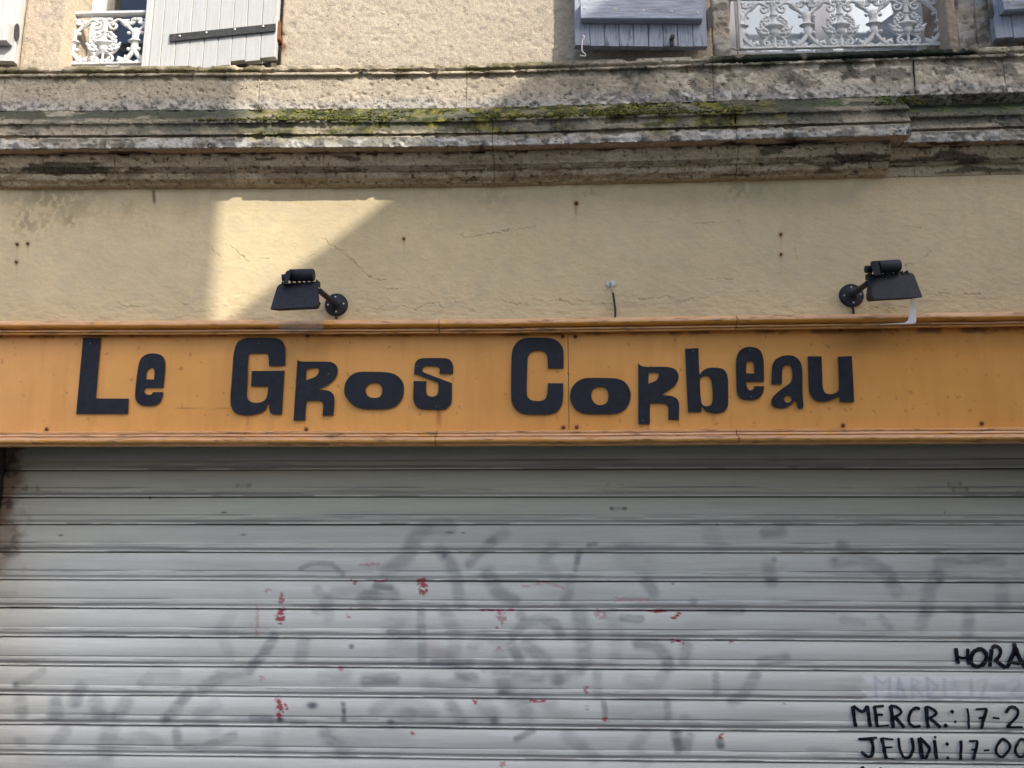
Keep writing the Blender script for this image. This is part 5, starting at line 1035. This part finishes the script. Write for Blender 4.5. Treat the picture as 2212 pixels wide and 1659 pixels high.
floodlight(zB, (446, 912), (810, 640), [(850, 440), (1100, 432), (1400, 412), (1740, 396), (1795, 415), (1835, 455), (1925, 690), (2020, 945), (1500, 972), (965, 1000), (925, 975), (890, 880), (868, 640), (820, 470)], [(868, 945)],
           ((1030, 285), (1500, 258), .0248), ((762, 335), (895, 330), .0145), [(862, 215), (885, 165), (930, 150), (1010, 150), (1045, 180), (1075, 330), (1095, 450), (1000, 470), (950, 462), (905, 330)],
           [(890, 420), (1110, 432), (1235, 420), (1345, 412), (1465, 408), (1570, 402), (1680, 394)], [(815, 980), (1820, 930), (1872, 1440), (1865, 1480), (1830, 1510), (920, 1545), (870, 1525), (835, 1470)],
           'black floodlight on the right, right of its round wall plate', .030)
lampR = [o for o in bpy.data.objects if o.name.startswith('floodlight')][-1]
plate('glass_glint', smooth_loop(zB([(1772, 985), (1812, 978), (1845, 1200), (1872, 1440), (1862, 1485), (1828, 1512), (1400, 1527), (1080, 1540), (1075, 1530), (1400, 1510), (1600, 1494), (1655, 1470), (1690, 1430), (1718, 1290), (1745, 1110)]), 60, 3), [], .2195, .2155, mapF, mat('painted_glint', (.72, .74, .78), .35), lampR)  # pale plate standing in for the bright reflection along the visor edge

# ================================================================== small things on the wall
zw = zoom(2300, 1080, 7.5423)
cb = thing('cut_cable', 'short black cut cable hanging from a white filler patch over the sign', 'cable', mapF(*zw([(790, 250)])[0], 0))
B().tube([mapF(*p, .014) for p in zw([(785, 235), (800, 300), (830, 430), (862, 560)])], .0046, 8).build('bare_core', cableg, cb, True)
B().tube([mapF(*p, .017) for p in zw([(858, 555), (880, 700), (905, 880), (925, 1060), (925, 1180), (920, 1275)])], .0046, 8).build('sheath', cablem, cb, True)
fp = [(668, 255), (685, 215), (760, 228), (800, 205), (850, 185), (910, 195), (950, 235), (955, 285), (920, 335), (870, 348), (820, 322), (770, 338), (745, 378), (695, 365), (672, 315)]
plate('filler_patch', smooth_loop(zw(fp), 80, 2), [], .009, -.004, mapF, fillerm, cb)
NLAB = ['big rusty bolt head under the cornice, above the cut cable', 'small rusty nail right of the sunlit patch', 'upper of two rusty nails left of the right floodlight', 'lower of two rusty nails left of the right floodlight',
        'rusty dot nail at far left, upper of the pair beside the smear', 'rusty smeared nail at far left below the soot', 'lowest rusty dot nail at far left']
for i, ((x, y), lb) in enumerate(zip(NAILPOS, NLAB)):
    p = mapF(x, y, .0); k = 1.5 if i == 0 else .8
    o = B().lathe(p, [(.006*k, -.004), (.0058*k, .005), (.0042*k, .009), (.0015*k, .0105)], 9, 'y').build('rusty_nail', rust, None, True)
    o['label'] = lb; o['category'] = 'nail'; o['group'] = 'rusty nails left in the rendered wall'
rng = np.random.default_rng(5); ico = bmesh.new(); bmesh.ops.create_icosphere(ico, subdivisions=1, radius=1.0); ico.verts.index_update()
iv = np.array([v.co[:] for v in ico.verts]); ifc = np.array([[v.index for v in f.verts] for f in ico.faces]); ico.free()
mv, mf = [], []
zt_m = np.array([p for p in PR_CORONA[1:6]])
for k in range(5200):
    x = rng.uniform(P(430, 250, .12)[0], P(1990, 230, .12)[0]); u = rng.random()**.8
    j = u*(len(zt_m)-1); j0 = min(int(j), len(zt_m)-2); o_, z_ = zt_m[j0]*(1-(j-j0))+zt_m[j0+1]*(j-j0)
    pxm = 1158+x*524*1.03
    dens_ = .60-.20*float(vn(np.array(x*7.), np.array(u*2.), np.array(3.), 5))-.62*float(vn(np.array(x*2.3), np.array(u), np.array(1.), 6))
    if pxm > 1500: dens_ -= .10
    if pxm < 560: dens_ -= .12
    if dens_ < .06 or rng.random() > dens_*2.6: continue
    r_ = rng.uniform(.0022, .0062)
    vv = iv*(1+.35*(rng.random((len(iv), 1))-.5))*np.array((r_*rng.uniform(.9, 1.8), r_*.8, r_*rng.uniform(.5, .9)))+np.array((x, float(yf(x))-o_-.002, z_+.001))
    mf.append(ifc+len(iv)*len(mv)); mv.append(vv)
mossm = mat('moss', (.075, .082, .022), .95, (160, .55), ((400, .002, 3),), spec=.1, stain=((.17, .155, .035), 40, .48, .66, (1, 1, 1), .8))
mo_ = raw('moss', np.concatenate(mv), np.concatenate(mf), mossm); mo_['kind'] = 'stuff'; mo_['label'] = 'green moss tufts along the cornice ledge'; mo_['category'] = 'moss'
# dry weed rooted on the cornice
wx, wy = 1690/1.6458/1.82278, 722/1.6458/1.82278
wp = mapF(wx, wy, .10); b = B()
for k in range(26):
    a, l_ = random.uniform(-1.5, 1.5), random.uniform(.018, .05)
    e = (wp[0]+math.sin(a)*l_, wp[1]-random.uniform(0, .02), wp[2]+math.cos(a)*l_*.8); m_ = tuple((p+q)/2+random.uniform(-.005, .005) for p, q in zip(wp, e))
    b.tube([wp, m_, e], [.0009, .0007, .0004], 4)
o = b.build('dried_weed', twigm); o['label'] = 'tiny dried weed growing on the mossy cornice ledge'; o['category'] = 'weed'

# ================================================================== houses across the lane (they cast the shade)
YO = -4.2
def house_windows(t, spots):
    for x, z in spots:
        f = B().box((x-.45, YO-.02, z), (x+.45, YO+.02, z+1.4), .01).build('window', winwhite, t)
        B().box((x-.38, YO+.021, z+.07), (x-.02, YO+.026, z+1.33)).box((x+.02, YO+.021, z+.07), (x+.38, YO+.026, z+1.33)).build('pane', pane_mat, f)
HA = CAM_Z+1.745+1.075*4.2
ta = thing('tall_house', 'tall narrow pale rendered house across the lane with flat roof edge', 'house', (1.85, YO, 0))
B().box((1.25, -9, -.1), (2.37, YO, HA)).build('wall', oppm, ta); B().box((1.23, -9, HA), (2.372, YO+.03, HA+.05)).build('roof', tilem, ta)
house_windows(ta, [(1.85, 3.4), (1.85, 5.9)])
tb = thing('gabled_house', 'ochre rendered house across the lane with steep tiled gable', 'house', (5.5, YO, 0))
xe, he = 2.39, CAM_Z+.735+1.075*4.2+.03-.04; xr_, hr = 5.6, 0
hr = he+(xr_-xe)*.817; xe2 = xr_*2-xe
V = [(xe, YO, -.1), (xe2, YO, -.1), (xe2, YO, he), (xr_, YO, hr), (xe, YO, he)]; V += [(a, -9, c) for a, _, c in V]
B().add(V, [(0, 1, 2, 3, 4), (9, 8, 7, 6, 5), (0, 4, 9, 5), (1, 6, 7, 2), (0, 5, 6, 1), (2, 7, 8, 3), (3, 8, 9, 4)]).build('wall', oppm2, tb)
B().add([(xe, YO+.03, he+.006), (xr_, YO+.03, hr+.006), (xe2, YO+.03, he+.006), (xe, -9, he+.006), (xr_, -9, hr+.006), (xe2, -9, he+.006), (xe, YO+.03, he+.03), (xr_, YO+.03, hr+.03), (xe2, YO+.03, he+.03), (xe, -9, he+.03), (xr_, -9, hr+.03), (xe2, -9, he+.03)],
        [(0, 1, 4, 3), (1, 2, 5, 4), (6, 9, 10, 7), (7, 10, 11, 8), (0, 6, 7, 1), (1, 7, 8, 2), (3, 4, 10, 9), (4, 5, 11, 10), (0, 3, 9, 6), (2, 8, 11, 5)]).build('roof', tilem, tb)
house_windows(tb, [(3.9, 3.2), (5.9, 3.2), (7.6, 3.2), (5.6, 5.8)])
tw = thing('garden_wall', 'pale garden wall across the lane', 'wall', (-3, YO, 0))
B().box((-14, YO-.3, -.1), (1.24, YO, 2.1)).build('wall', oppm, tw); B().box((-14, YO-.34, 2.1), (1.24, YO+.03, 2.18), .01).build('coping', tilem, tw)
